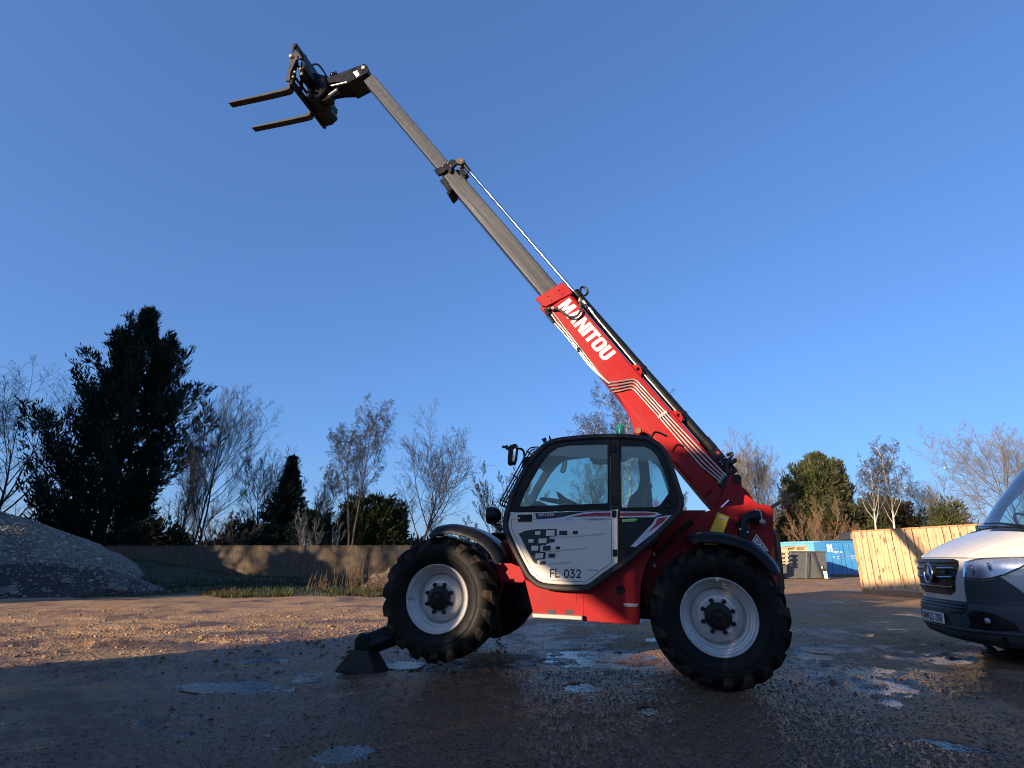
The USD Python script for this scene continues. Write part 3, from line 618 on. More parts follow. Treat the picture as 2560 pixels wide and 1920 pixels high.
# ---- shipping containers, skip and timber at the far right
def container(name, label, corner, dirn, length, mcol, depth=2.44, height=2.59, doors_front=False):
    """Corner: lower left corner of the face that is seen; dirn: unit vector along that face (to the right)."""
    t = thing(name, label, 'container'); d = np.array(dirn); nn = np.array([d[1], -d[0]])
    if nn @ (-np.asarray(corner)) < 0: nn = -nn
    P = lambda u, n_, z_: np.array([*(np.asarray(corner) + d * u + nn * n_), z_])
    def bx(u0, u1, n0, n1, z0, z1): return hull([P(u, n_, z_) for u in (u0, u1) for n_ in (n0, n1) for z_ in (z0, z1)])
    obj('shell', bx(.02, length - .02, -depth + .02, -.05, .12, height - .03), mcol, t, smooth=False)
    if doors_front:
        for k, (a, b) in enumerate(((.09, length / 2 - .018), (length / 2 + .018, length - .09))):
            dr = obj('door', bx(a, b, -.045, .0, .16, height - .14), mcol, t, smooth=False)
            for u in (a + .28, b - .28): obj('lock_rod', cyl(P(u, .03, .2), P(u, .03, height - .2), .017, 8), mcol, dr)
            for q in range(4): obj('door_rib', bx(a + .06, b - .06, .0, .006, .34 + q * .56, .38 + q * .56), mcol, dr, smooth=False)
        obj('door_gasket', bx(length / 2 - .017, length / 2 + .017, -.045, -.012, .16, height - .14), M['dark_print'], t, smooth=False)
        obj('notice', bx(.20, .52, .001, .006, height - .68, height - .24), M['white'], t, smooth=False)
        for q, (txt, u, z_, h) in enumerate((('TEXT 22 4.8B', 1.52, 1.24, .075), ('50 35 ONE 2', 1.60, 1.11, .06), ('22G1', .62, 1.46, .06))):
            tm = meshkit.text_mesh(txt, h, .004); v = np.asarray(tm.vertices); V = np.array([P(u + a * .8, .007 + c, z_ + b) for a, b, c in v]); m = trimesh.Trimesh(V, tm.faces, process=False)
            obj('container_marking', m if m.volume > 0 else trimesh.Trimesh(V, np.asarray(tm.faces)[:, ::-1], process=False), M['white'], t, smooth=False)
        for u, z_, w in ((.42, 1.52, .5), (.95, 1.50, .16), (.5, 1.2, .07), (.75, 1.22, .09), (.76, 1.1, .08)): obj('scrape', bx(u, u + w, .001, .0065, z_, z_ + .03 + .02 * (w < .2)), M['white'], t, smooth=False)
    else:
        n = int((length - .3) / .28)
        for k in range(n):
            u = .15 + k * .28
            P4 = [(u, -.05), (u + .05, .0), (u + .14, .0), (u + .19, -.05)]
            obj('corrugation', hull([P(a, b, z_) for a, b in P4 for z_ in (.18, height - .13)]), mcol, t, smooth=False)
    for u in (0, length - .10): obj('corner_post', bx(u, u + .10, -.10, .012, .0, height), mcol, t, smooth=False)
    obj('top_rail', bx(.10, length - .10, -.08, .010, height - .12, height), mcol, t, smooth=False)
    obj('bottom_rail', bx(.10, length - .10, -.08, .010, .02, .15), M['rusty'] if doors_front else mcol, t, smooth=False)
    obj('roof', bx(.1, length - .1, -depth, -.08, height - .05, height - .012), mcol, t, smooth=False)
    return t
# the doors' scale fixes the distance: 2.59 m tall between lines 1352 and 1445
yc = 37.5
cA0 = at_depth(2072, 1445, yc); CT_TOP = at_depth(2064, 1352, yc)[2]; CT_W = at_depth(2160, 1445, yc)[0] - cA0[0]
cd = np.array([1.0, -.06]); cd /= np.linalg.norm(cd)
container('shipping_container', 'blue shipping container showing its two doors, beside the end of the timber fence', (cA0[0], yc), cd, max(CT_W, 2.44), M['cont_blue'], depth=6.0, height=CT_TOP, doors_front=True)
e0, e1 = at_depth(1948, 1445, 41.5), at_depth(2068, 1445, 38.4)
d2 = np.array([e1[0] - e0[0], 38.4 - 41.5]); l2 = np.linalg.norm(d2)
container('shipping_container', 'pale teal corrugated container behind the grey skip', (e0[0] - d2[0] / l2 * 2.0, 41.5 - d2[1] / l2 * 2.0), d2 / l2, l2 + 1.9, M['cont_teal'], height=at_depth(1960, 1355, 41)[2])
bx0 = at_depth(2116, 1352, 39)
db = obj('roof_box', box(bx0[0] + .15, bx0[0] + 2.2, 38.6, 40.2, CT_TOP + .02, CT_TOP + .62, .12), M['dark_box'], label='dark grey box standing on the blue container', cat='box')

# skip: built on the plane facing the yard
ys = 33.5
def S3(x, y, yy=ys): px_, py_ = 1900 + x / 7.373, 1300 + y / 7.373; return at_depth(px_, py_, yy)
def Sp(pts, yy=ys): return np.array([S3(x, y, yy)[[0, 2]] for x, y in pts])
sk_ = thing('skip_bucket', 'dark grey steel skip with a post and slanting brace, standing on the ground', 'skip')
body = Sp([(575, 590), (1205, 590), (1262, 1075), (500, 1085), (498, 820)]); body[:, 1] = np.maximum(body[:, 1], .02)
obj('skip_body', prism(body, ys, ys + 1.3, .02), M['grey_metal'], sk_)
obj('skip_rim', prism(Sp([(560, 572), (1212, 572), (1214, 598), (565, 600)]), ys - .04, ys + 1.34, .01), M['grey_metal'], sk_)
obj('skip_post', prism(Sp([(838, 598), (868, 598), (868, 1080), (828, 1080)]), ys - .09, ys - .01, .01), M['grey_metal'], sk_)
obj('skip_post', prism(Sp([(895, 598), (925, 598), (905, 1085), (872, 1085)]), ys - .06, ys - .01, .01), M['dark_box'], sk_)
obj('skip_brace', prism(Sp([(935, 590), (985, 590), (1165, 1085), (1130, 1085)]), ys - .10, ys - .03, .01), M['dark_box'], sk_)
obj('skip_side', prism(Sp([(505, 800), (585, 600), (640, 930), (510, 965)]), ys - .03, ys - .005, .004), M['grey_metal'], sk_)
sk2 = thing('skip_bucket', 'low dark skip part-hidden by the rear tyre, at the foot of the upright pallet', 'skip')
obj('skip_body', prism(np.maximum(Sp([(250, 830), (500, 820), (505, 975), (400, 1010), (240, 1080)], 32.9), .02), 32.9, 33.4, .02), M['grey_metal'], sk2)
obj('skip_lip', prism(Sp([(245, 815), (505, 806), (505, 828), (245, 836)], 32.9), 32.87, 33.43, .008), M['grey_metal'], sk2)
pal = thing('pallet', 'pale wooden pallet standing on edge beside the grey skip', 'pallet', group=None)
for (x0, x1, y0, y1) in ((195, 235, 570, 815), (330, 365, 590, 815), (470, 505, 580, 820)): obj('bearer', prism(Sp([(x0, y0), (x1, y0), (x1, y1), (x0, y1)], 32.85), 32.78, 32.88, .005), M['pallet'], pal)
for (y0, y1) in ((575, 612), (655, 690), (735, 765), (790, 815)): obj('slat', prism(Sp([(190, y0), (520, y0 - 14), (520, y1 - 12), (190, y1)], 32.82), 32.73, 32.775, .004), M['pallet'], pal)
pl2 = thing('pallet', 'pale wooden pallet lying flat on top of the grey skip', 'pallet')
for (y0, y1) in ((470, 496), (555, 574)): obj('slat', prism(Sp([(475, y0 + 30), (700, y0 + 2), (895, y0), (895, y1), (700, y1 + 2), (475, y1 + 30)] if y0 < 500 else [(480, y0), (905, y0), (905, y1), (480, y1)]), ys + .05, ys + 1.1, .01), M['pallet'], pl2)
for x0 in (485, 660, 850): obj('bearer', prism(Sp([(x0, 500), (x0 + 48, 500), (x0 + 48, 554), (x0, 554)]), ys + .08, ys + 1.05, .01), M['pallet'], pl2)
for (y0, y1, x0, x1) in ((505, 520, 700, 900), (528, 543, 560, 880)): obj('slat', prism(Sp([(x0, y0), (x1, y0), (x1, y1), (x0, y1)]), ys + .15, ys + 1.0, .006), M['pallet'], pl2)
# a black and white dog, sitting before the skip
dg = thing('dog', 'black and white dog sitting at the right corner of the grey skip', 'dog')
import manifold3d as m3
def fig(bones, ln=.02, it=6):
    ms = []
    for (a, ra), (b, rb) in bones:
        S = [m3.Manifold.sphere(r_, 16).translate(tuple(map(float, p))) for p, r_ in ((a, ra), (b, rb))]; ms.append(m3.Manifold.batch_hull(S))
    m = ms[0]
    for q in ms[1:]: m = m + q
    m = m.refine_to_length(ln).to_mesh(); t = trimesh.Trimesh(m.vert_properties[:, :3], m.tri_verts, process=True); trimesh.smoothing.filter_taubin(t, iterations=it); return t
d0 = S3(1205, 1085, 33.0); d0[2] = 0.02
J = lambda x_, y_, z_: d0 + np.array([x_, y_, z_])
dogm = fig([((J(.10, .1, .16), .13), (J(.0, .0, .38), .12)), ((J(.0, .0, .38), .12), (J(-.05, -.04, .54), .075)), ((J(-.05, -.04, .54), .075), (J(-.08, -.06, .63), .072)), ((J(-.08, -.06, .63), .07), (J(-.16, -.14, .59), .036)),
            ((J(-.05, -.09, .36), .05), (J(-.06, -.13, .03), .03)), ((J(.06, -.09, .36), .05), (J(.04, -.14, .03), .03)), ((J(-.06, -.13, .025), .03), (J(-.07, -.19, .02), .026)), ((J(.04, -.14, .025), .03), (J(.03, -.20, .02), .026)),
            ((J(.0, .14, .14), .09), (J(-.04, -.04, .05), .04)), ((J(.17, .12, .14), .09), (J(.16, -.04, .05), .04)), ((J(.18, .2, .08), .03), (J(.30, .34, .04), .02)),
            ((J(-.12, -.01, .66), .022), (J(-.13, -.02, .58), .018)), ((J(-.02, -.06, .67), .022), (J(-.01, -.08, .59), .018))])
obj('body', dogm, M['fur_black'], dg, smooth=True)
v = np.asarray(dogm.vertices); f = np.asarray(dogm.faces); c = v[f].mean(1) - d0
wm = ((c[:, 1] < -.07) & (c[:, 2] < .42) & (c[:, 2] > .02)) | ((c[:, 0] < -.11) & (c[:, 1] < -.08) & (c[:, 2] > .5))
fw_ = trimesh.Trimesh(v + dogm.vertex_normals * .004, f[wm], process=True); obj('white_coat', fw_, M['fur_white'], dg, smooth=True)

# ---- unseen buildings behind the camera, added and shaped to cast the yard shade
TS = np.array([.743, .669]); SS = np.array([.669, -.743])
def ts(t, s_, z_): q = TS * t + SS * s_; return np.array([q[0], q[1], z_])
def tsbox(t0, t1, s0, s1, z0, z1): return hull([ts(a, b, c) for a in (t0, t1) for b in (s0, s1) for c in (z0, z1)])
barn = thing('barn', 'tall unseen building added on the sunward side to shade the yard', 'barn')
T0 = -12.0; rise = (5 - T0) * math.tan(SUN_EL)
obj('wall', tsbox(T0 - 8, T0, -8.22, -4.78, -.1, 3.85 + rise), M['bounce_wall'], barn, smooth=False)
obj('roof', hull([ts(T0 + .0, -8.22, 3.85 + rise), ts(T0, -4.95, 3.85 + rise), ts(T0 - 4, -8.3, 4.3 + rise), ts(T0 - 4, -4.9, 4.3 + rise), ts(T0 - 8, -8.3, 3.85 + rise), ts(T0 - 8, -4.9, 3.85 + rise)]), M['blocker_roof'], barn, smooth=False)
link = thing('cart_shed', 'unseen link wall added, its gap shaped to light the cab door', 'gap_wall')
def wall_sz(pts, t0, t1): return hull([ts(t, a, b) for t in (t0, t1) for a, b in pts])
obj('wall', wall_sz([(-4.77, -.1), (-3.45, -.1), (-3.45, 3.72), (-4.77, 3.72)], T0 - .25, T0), M['bounce_wall'], link, smooth=False)
obj('lintel', wall_sz([(-4.77, 4.95), (-4.60, 4.84), (-3.45, 4.05), (-3.45, 2.45 + rise), (-4.77, 2.45 + rise)], T0 - .25, T0), M['bounce_wall'], link, smooth=False)  # gap edge shaped to let sunlight onto the cab door
obj('wall', tsbox(T0 - 8, T0, -3.44, -2.7, -.1, 2.45 + rise), M['bounce_wall'], link, smooth=False)
low_blocker = thing('farmhouse', 'lower unseen block added to shade the van and right foreground', 'low_blocker')
obj('wall', tsbox(T0 - 8, T0 + .2, -2.69, 14, -.1, 1.62 + rise), M['bounce_wall'], low_blocker, smooth=False)  # unseen block added, height set by the shade on the van
obj('roof', hull([ts(a, b, c) for b in (-2.69, 14.3) for a, c in ((T0 + .3, 1.62 + rise), (T0 - 4, 2.3 + rise), (T0 - 8.3, 1.62 + rise))]), M['blocker_roof'], low_blocker, smooth=False)
# ================================================================== trees
def unit(v): return v / np.maximum(np.linalg.norm(v, axis=-1, keepdims=True), 1e-9)
def grow(r_, P0, D0, L, R0, k, wander, trop, taper):
    """Branches as polylines: start points, directions, lengths, base radii -> points (N, k+1, 3) and radii."""
    N = len(P0); P = np.zeros((N, k + 1, 3)); P[:, 0] = P0; D = D0.copy()
    for i in range(k):
        D = unit(D + r_.normal(0, wander, (N, 3)) + np.array([0, 0, trop]) * (i + 1) / k)
        P[:, i + 1] = P[:, i] + D * (L / k)[:, None]
    R = R0[:, None] * (1 - (1 - taper) * np.linspace(0, 1, k + 1))[None]
    return P, R
def sprout(r_, P, R, L, n, lo, hi, ang, ratio, rmax, up=0.0, jit=.25, shape=None):
    """n children per branch."""
    N, k1, _ = P.shape; pa = np.repeat(np.arange(N), n); t = np.tile((np.arange(n) + .5) / n, N) + r_.uniform(-.5, .5, N * n) / n
    t = lo + (hi - lo) * np.clip(t, 0, 1); f = t * (k1 - 1); i = np.minimum(f.astype(int), k1 - 2); w = (f - i)[:, None]
    P0 = P[pa, i] * (1 - w) + P[pa, i + 1] * w; T = unit(P[pa, i + 1] - P[pa, i])
    az = np.tile(np.arange(n), N) * 2.4 + r_.uniform(0, 2.2, N * n) + np.repeat(r_.uniform(0, 6.28, N), n)
    ref = np.where(np.abs(T[:, 2:3]) > .9, np.array([[1.0, 0, 0]]), np.array([[0, 0, 1.0]])); U = unit(np.cross(T, ref)); V = np.cross(T, U)
    a = np.radians(ang) * r_.uniform(1 - jit, 1 + jit, N * n)
    D = T * np.cos(a)[:, None] + (U * np.cos(az)[:, None] + V * np.sin(az)[:, None]) * np.sin(a)[:, None]; D = unit(D + [0, 0, up])
    Ln = L[pa] * ratio * r_.uniform(.6, 1.15, N * n) * ((1.15 - .65 * t) if shape is None else shape(t))
    Rn = np.minimum((R[pa, i] * (1 - w[:, 0]) + R[pa, i + 1] * w[:, 0]) * .62, rmax)
    return P0, D, Ln, Rn

def bare_tree(name, label, px, py_top, y, seed, style='spread', bark='bark', twig='twig', spread=1.0, stems=1, group=None, lean=0.0, dens=1.0, z0=0.0, cat_='tree', lo=None, base=None, H=None):
    """A leafless tree whose foot is seen at picture column px, at distance y, its top at picture row py_top."""
    r_ = np.random.default_rng(seed); foot = at_depth(px, 1398, y); x0 = foot[0]
    if base is None: H = (at_depth(px, py_top, y)[2] - z0) * {'spread': .68, 'tall': .70, 'fan': .78, 'shrub': .80, 'birch': .85}[style]; base = np.array([x0, y, z0 - .1])
    t = thing(name, label, cat_, loc=base, group=group); r0 = H * {'spread': .0135, 'birch': .010, 'fan': .0085, 'tall': .0115, 'shrub': .006}[style] / math.sqrt(stems) * 1.25
    P0 = np.column_stack([r_.normal(0, .05 * stems ** .5, stems), r_.normal(0, .05 * stems ** .5, stems), np.zeros(stems)]); a = r_.uniform(0, 6.28, stems) if stems < 3 else np.arange(stems) / stems * 6.28 + r_.uniform(0, .8, stems)
    tilt = {'spread': .06, 'birch': .06, 'fan': .36, 'tall': .05, 'shrub': .5}[style] * (1 if stems < 2 else 1.4) * r_.uniform(.5, 1.3, stems)
    D0 = unit(np.column_stack([np.cos(a) * tilt + lean, np.sin(a) * tilt, np.ones(stems)])); L0 = H * r_.uniform(.86, 1.0, stems) * (.98 if style != 'spread' else .93)
    P, R = grow(r_, P0, D0, L0, np.full(stems, r0), 10, .05 if style != 'spread' else .07, .12, .12)
    tr, tw = [tubes(P, R, 8)], []
    # limbs, branches, twigs
    prm = {'spread': dict(n=(16, 10, 9, 5), lo=.24, ang=(48, 46, 46, 42), ra=(.56, .50, .46, .50), up=(.35, .14, .05, .0), trop=(.35, .2, .1, .05)),
           'tall': dict(n=(22, 10, 8, 5), lo=.22, ang=(38, 42, 44, 40), ra=(.40, .44, .46, .50), up=(.35, .16, .08, .02), trop=(.4, .25, .15, .05)),
           'birch': dict(n=(18, 9, 8, 7), lo=.40, ang=(38, 40, 45, 40), ra=(.44, .46, .50, .75), up=(.4, .12, -.05, -.5), trop=(.25, .05, -.45, -1.0)),
           'fan': dict(n=(7, 8, 8, 5), lo=.2, ang=(28, 34, 38, 36), ra=(.42, .44, .46, .52), up=(.3, .16, .08, .03), trop=(.3, .2, .1, 0)),
           'shrub': dict(n=(6, 6, 6, 6), lo=.12, ang=(38, 40, 42, 40), ra=(.5, .5, .5, .6), up=(.12, .08, .05, 0), trop=(.15, .1, 0, 0))}[style]
    if lo: prm['lo'] = lo
    nn = [max(2, int(round(q * dens ** .3))) for q in prm['n']]
    if stems > 1: nn[0] = max(3, int(round(nn[0] * 1.35 / stems))) if style in ('tall', 'birch', 'spread') else max(3, int(round(nn[0] * 4 / stems)))
    sh = (lambda t_: .45 + 1.25 * np.sin(np.clip((t_ - prm['lo']) / (1 - prm['lo']), 0, 1) * PI * .80 + .35)) if style in ('spread', 'tall') else (lambda t_: 1.25 - .75 * t_)
    L = L0
    for lev in range(4):
        P0, D, L_n, Rn = sprout(r_, P, R, L, nn[lev], prm['lo'] if lev == 0 else .22, 1.0, prm['ang'][lev] * (spread if lev == 0 else 1), prm['ra'][lev] * (spread ** .5 if lev == 0 else 1), (r0 * (.24 if style == 'birch' else .38), r0 * .14, .016, .010)[lev], prm['up'][lev], .3, sh if lev == 0 else None)
        P, R = grow(r_, P0, D, L_n, np.maximum(Rn, (.022, .014, .009, .0065)[lev]), (7, 4, 3, 2 if style == 'birch' else 1)[lev], (.11, .13, .15, .16)[lev], prm['trop'][lev], (.25, .3, .4, .45)[lev]); L = L_n
        (tr if lev == 0 else tw).append(tubes(P, R, (5, 4, 3, 3)[lev]))
    obj('trunk', cat(*tr), M[bark], t, smooth=True); obj('crown', cat(*tw), M[twig], t, smooth=True)
    return t

def foliage(r_, C, D, size, width, n_each, spread, droop=0.0):
    """Leafy sprays: at each point C, kites pointing about along D."""
    n = len(C) * n_each; k = np.repeat(np.arange(len(C)), n_each)
    d = unit(D[k] + r_.normal(0, spread, (n, 3)) + [0, 0, -droop]); s_ = size * r_.uniform(.55, 1.25, n); b = C[k] + r_.normal(0, size * .30, (n, 3))
    side = unit(np.cross(d, r_.normal(size=(n, 3)))) * (width * s_ / size)[:, None] * .5; bend = unit(np.cross(side, d)) * (s_ * .12)[:, None]
    V = np.stack([b, b + d * (s_ * .45)[:, None] + side + bend, b + d * s_[:, None], b + d * (s_ * .45)[:, None] - side + bend], 1).reshape(-1, 3); i = np.arange(n)[:, None] * 4
    return trimesh.Trimesh(V, np.concatenate([i + np.array([[0, 1, 2]]), i + np.array([[0, 2, 3]])]), process=False)

def conifer(name, label, px, py_top, y, seed, prof, leafm='cypress', n=300, up=.35, size=.5, width=.12, per=13, each=7, group=None, z0=0.0, trunk_r=None, lean=0.0, spread=.55, base=None, H=None, gap=0.0, bark='bark_dark', tip=1.0, jit=(.50, 1.15), side=.10, plumes=0):
    """prof: (height share, radius share of the height) pairs."""
    r_ = np.random.default_rng(seed); foot = at_depth(px, 1398, y)
    if base is None:
        base = np.array([foot[0], y, z0 - .1]); H = at_depth(px, py_top, y)[2] - z0
    t = thing(name, label, 'tree', loc=base, group=group); hs, rs = np.array(prof).T
    tz = np.linspace(0, H * .97, 12); tx = lean * tz + .012 * H * np.sin(tz / H * 5 + seed)
    tp = np.column_stack([tx, tx * .2, tz]); r0 = trunk_r or H * .022
    h = hs[0] + (1 - hs[0]) * (1 - (1 - (np.arange(n) + r_.uniform(0, 1, n)) / n)) ** 1.0 * .985
    rad_ = np.interp(h, hs, rs) * H * r_.uniform(*jit, n)
    lob = meshkit.noise(np.stack([np.cos(np.arange(n) * 2.39996) * 1.5, np.sin(np.arange(n) * 2.39996) * 1.5, h * 6], -1) + seed, seed); rad_ *= .62 + .72 * lob
    az = np.arange(n) * 2.39996 + r_.uniform(-.4, .4, n); c0 = np.column_stack([np.interp(h * H, tz, tx), np.interp(h * H, tz, tx * .2), h * H - rad_ * up * .55]); c0[:, 2] = np.maximum(c0[:, 2], H * .02)
    D0 = unit(np.column_stack([np.cos(az), np.sin(az), np.full(n, up * .5) + h * .25]))
    P, R = grow(r_, c0, D0, np.maximum(rad_, .08), np.clip(rad_ * .015, .012, .09), 6, .07, up * .55, .2)
    obj('trunk', cat(tubes(tp[None], (r0 * (1 - .9 * tz / H))[None], 9), tubes(P, R, 4)), M[bark], t, smooth=True)
    f = np.linspace(.12 + gap, 1.0, per) ** .8; f = f[None] + r_.uniform(-.04, .04, (n, per)); f = np.clip(f, 0, 1) * 6; i = np.minimum(f.astype(int), 5); w = (f - i)[..., None]; a = np.arange(n)[:, None]
    C = P[a, i] * (1 - w) + P[a, i + 1] * w; Dd = unit(P[a, i + 1] - P[a, i]) + [0, 0, .25 * tip]
    side_ = unit(np.cross(Dd, np.array([0, 0, 1.0]))) * (r_.uniform(-1, 1, (n, per)) * (rad_[:, None] * side + .09) * (1.15 - f / 6))[..., None]; C = C + side_; Dd = unit(Dd + side_ * .6)
    if plumes:
        P0_, D_, L_, R_s = sprout(r_, P, R, np.maximum(rad_, .4), plumes, .18 + gap, 1.0, 42, .30, .02, .45, .4, lambda t_: 1.15 - .6 * t_)
        Pp, Rp = grow(r_, P0_, D_, np.maximum(L_, .35), np.maximum(R_s, .008), 4, .10, .45, .3)
        k_ = np.tile([1, 2, 3, 4], (len(Pp), 1)); C = Pp[:, 1:].reshape(-1, 3); Dd = unit(np.diff(Pp, axis=1)).reshape(-1, 3)
        C = np.vstack([C, P[:, 2:].reshape(-1, 3)]); Dd = np.vstack([Dd, unit(np.diff(P, axis=1))[:, 1:].reshape(-1, 3)])
    cnt = max(2, int(each)); fol = foliage(r_, C.reshape(-1, 3), Dd.reshape(-1, 3), size, width, cnt, spread)
    hz = H * np.linspace(.90, .985, 40); wv = (H - hz) * .16; lead = np.column_stack([np.interp(hz, tz, tx) + r_.normal(0, 1, 40) * wv, r_.normal(0, 1, 40) * wv, hz]); fol2 = foliage(r_, lead, np.tile([0, 0, 1.0], (40, 1)), size * .7, width * .8, 9, .35)
    obj('crown', cat(fol, fol2), M[leafm], t, smooth=False)
    return t
def bush(name, label, px0, px1, py_top, y, seed, leafm, size=.35, n=900, each=9, z0=0.0, group=None, depth=None, power=.5, cat_='bush'):
    """A rounded evergreen: leaf sprays over the outer half of an uneven dome."""
    r_ = np.random.default_rng(seed); a, b = at_depth(px0, 1398, y), at_depth(px1, 1398, y); cx, rx = (a[0] + b[0]) / 2, abs(b[0] - a[0]) / 2; H = at_depth((px0 + px1) / 2, py_top, y)[2] - z0; ry = depth or rx * .8
    t = thing(name, label, cat_, loc=(cx, y, z0 - .1), group=group)
    u = r_.uniform(-1, 1, n); az = r_.uniform(0, 2 * PI, n); zz = np.abs(u); rr = np.sqrt(np.maximum(1 - zz ** 2, 0)) ** power
    d = np.stack([np.cos(az) * rr, np.sin(az) * rr, zz], -1); lob = .66 + .52 * meshkit.fbm(d * 2.6 + seed, 3, seed); k = lob * r_.uniform(.72, 1.03, n)
    C = d * k[:, None] * [rx, ry, H * .92]; C[:, 2] = np.maximum(C[:, 2], .15); D = unit(d * [1, 1, .8] + [0, 0, .35])
    obj('crown', foliage(r_, C, D, size, size * .30, each, .5), M[leafm], t, smooth=False)
    st = 7; q = r_.uniform(0, 6.28, st); D0 = unit(np.column_stack([np.cos(q) * .5, np.sin(q) * .5, np.ones(st)])); P, R = grow(r_, np.zeros((st, 3)), D0, np.full(st, H * .75), np.full(st, H * .018), 6, .08, .1, .3); P[..., 0] *= 1; obj('stem', tubes(P, R, 5), M['bark_dark'], t, smooth=True)
    return t

# ---- left of the machine, behind the fence
conifer('cypress_tree', 'great dark cypress standing over the rubble pile, tallest tree of the row', 242, 782, 40, 11, [(.07, .17), (.12, .27), (.20, .36), (.30, .36), (.42, .315), (.52, .305), (.62, .285), (.71, .27), (.77, .235), (.825, .15), (.86, .035), (.92, .018), (1, .004)], n=190, up=.50, size=.50, width=.10, per=6, each=6, trunk_r=.46, spread=.38, jit=(.45, 1.15), side=.055, gap=.12, plumes=10)
bare_tree('bare_tree', 'bare tree with many fine twigs at the left edge, left of the dark cypress', -30, 905, 41, 12, 'spread', 'bark_dark', 'twig_purple', spread=1.05, dens=1.3)
bare_tree('bare_tree', 'tall bare tree with upright limbs just right of the dark cypress', 478, 958, 38.5, 13, 'tall', 'bark_dark', 'twig', spread=1.1, stems=2, dens=1.2)
bare_tree('bare_tree', 'thin bare tree leaning between the dark cypress and the tall bare tree', 432, 1100, 37, 14, 'tall', 'bark_dark', 'twig_purple', lean=.10)
bare_tree('bare_tree', 'many-stemmed purplish bare tree behind the dark spruce', 751, 1070, 43, 15, 'fan', 'bark_dark', 'twig_purple', stems=7, dens=1.3)
bare_tree('bare_tree', 'thin bare tree left of the dark spruce', 640, 1100, 42, 16, 'tall', 'bark_dark', 'twig_purple', spread=1.1)
bare_tree('birch_tree', 'tall weeping birch rising through the round sunlit evergreen', 876, 975, 39, 17, 'birch', 'bark', 'twig_purple', spread=1.35, dens=1.2, stems=2)
bare_tree('bare_tree', 'bare rounded tree between the sunlit evergreen and the front tyre', 1040, 1060, 40, 18, 'spread', 'bark', 'twig', spread=1.0, dens=1.2)
bare_tree('bare_tree', 'bare fan-shaped tree of fine upright twigs behind the front mirror', 1262, 1095, 36, 19, 'fan', 'bark_dark', 'twig', stems=9, dens=1.4)
bare_tree('bare_shrub', 'tangled bare shrub behind the front mudguard', 1150, 1262, 37, 20, 'shrub', 'bark_dark', 'twig', stems=8, dens=1.5, cat_='shrub')
bare_tree('bare_shrub', 'pale bare shrub in front of the dark spruce', 790, 1225, 34.5, 21, 'fan', 'birch', 'twig_pale', stems=6, dens=1.0, cat_='shrub')
bare_tree('bare_shrub', 'dark leaning shrub at the foot of the tall bare tree', 540, 1215, 35, 22, 'shrub', 'bark_dark', 'twig', stems=5, dens=1.2, cat_='shrub')
conifer('spruce_tree', 'dark pointed spruce left of the birch', 698, 1140, 41, 23, [(.02, .42), (.12, .42), (.3, .32), (.5, .20), (.68, .11), (.85, .04), (1, .002)], 'spruce', n=300, up=.12, size=.27, width=.09, per=12, each=8, spread=.5, jit=(.55, 1.2))
bush('holly_bush', 'dark holly bush against the right side of the spruce', 715, 835, 1245, 39.5, 24, 'spruce', .36, 1100, 9)
bush('evergreen_bush', 'big rounded evergreen with its left side in sunlight, behind the birch', 812, 1022, 1213, 42, 25, 'bush', .42, 2600, 9)
bush('evergreen_bush', 'olive bush with gaps left of the dark spruce', 545, 640, 1272, 40, 26, 'bush', .36, 500, 8)
bush('hedge_bush', 'dark low hedge mass under the great cypress', 295, 480, 1285, 36.5, 27, 'hedge', .36, 1500, 8)
bush('hedge_bush', 'dark hedge behind the rubble pile at the left', -60, 175, 1290, 42, 28, 'hedge', .40, 900, 7)
# ---- behind the machine and to its right
bare_tree('birch_tree', 'wide weeping birch behind the raised boom', 1562, 952, 44, 31, 'birch', 'birch', 'twig', spread=1.7, dens=1.4, stems=2)
bare_tree('bare_tree', 'bare pale-barked tree just right of the boom foot', 1862, 1080, 45, 32, 'tall', 'bark', 'twig_pale', spread=1.25, dens=1.3, stems=2)
bare_tree('bare_tree', 'second bare tree right of the boom, behind the rear mirror', 1930, 1095, 46, 33, 'tall', 'bark', 'twig_pale', spread=1.2, dens=1.3, stems=2)
bare_tree('bare_tree', 'bare tree seen through the cab window', 1480, 1150, 42, 43, 'spread', 'bark_dark', 'twig', dens=1.2)
bare_tree('bare_tree', 'bare tree seen through the rear cab window', 1680, 1180, 43, 44, 'fan', 'bark_dark', 'twig', stems=6, dens=1.2)
conifer('cypress_tree', 'broad olive cypress behind the blue containers', 2078, 1146, 50, 34, [(.0, .58), (.15, .66), (.35, .56), (.55, .42), (.72, .29), (.86, .16), (.95, .07), (1, .02)], 'olive', n=260, up=.42, size=.46, width=.12, per=13, each=6, plumes=9)
conifer('cypress_tree', 'lower browned cypress behind the pair of birches', 2235, 1252, 50, 35, [(.0, .95), (.2, 1.0), (.45, .80), (.7, .5), (.9, .2), (1, .03)], 'brown_leaf', n=300, up=.30, size=.48, width=.13, per=12, each=7)
bare_tree('larch_tree', 'rusty twiggy bare tree in front of the olive cypress', 2040, 1200, 45.5, 36, 'fan', 'twig_pale', 'twig_rust', stems=5, dens=1.4, spread=1.3)
bare_tree('bare_shrub', 'rusty bare scrub spreading behind the timber fence', 2110, 1268, 44, 45, 'shrub', 'twig_pale', 'twig_rust', stems=9, dens=1.6, cat_='shrub')
bare_tree('birch_tree', 'white-barked birch, left one of the pair above the timber fence', 2186, 1095, 42, 37, 'birch', 'birch', 'twig', spread=1.1, dens=.8, lo=.46)
bare_tree('birch_tree', 'white-barked birch, right one of the pair above the timber fence', 2230, 1085, 42, 38, 'birch', 'birch', 'twig', spread=1.1, dens=.8, lean=.02, lo=.42)
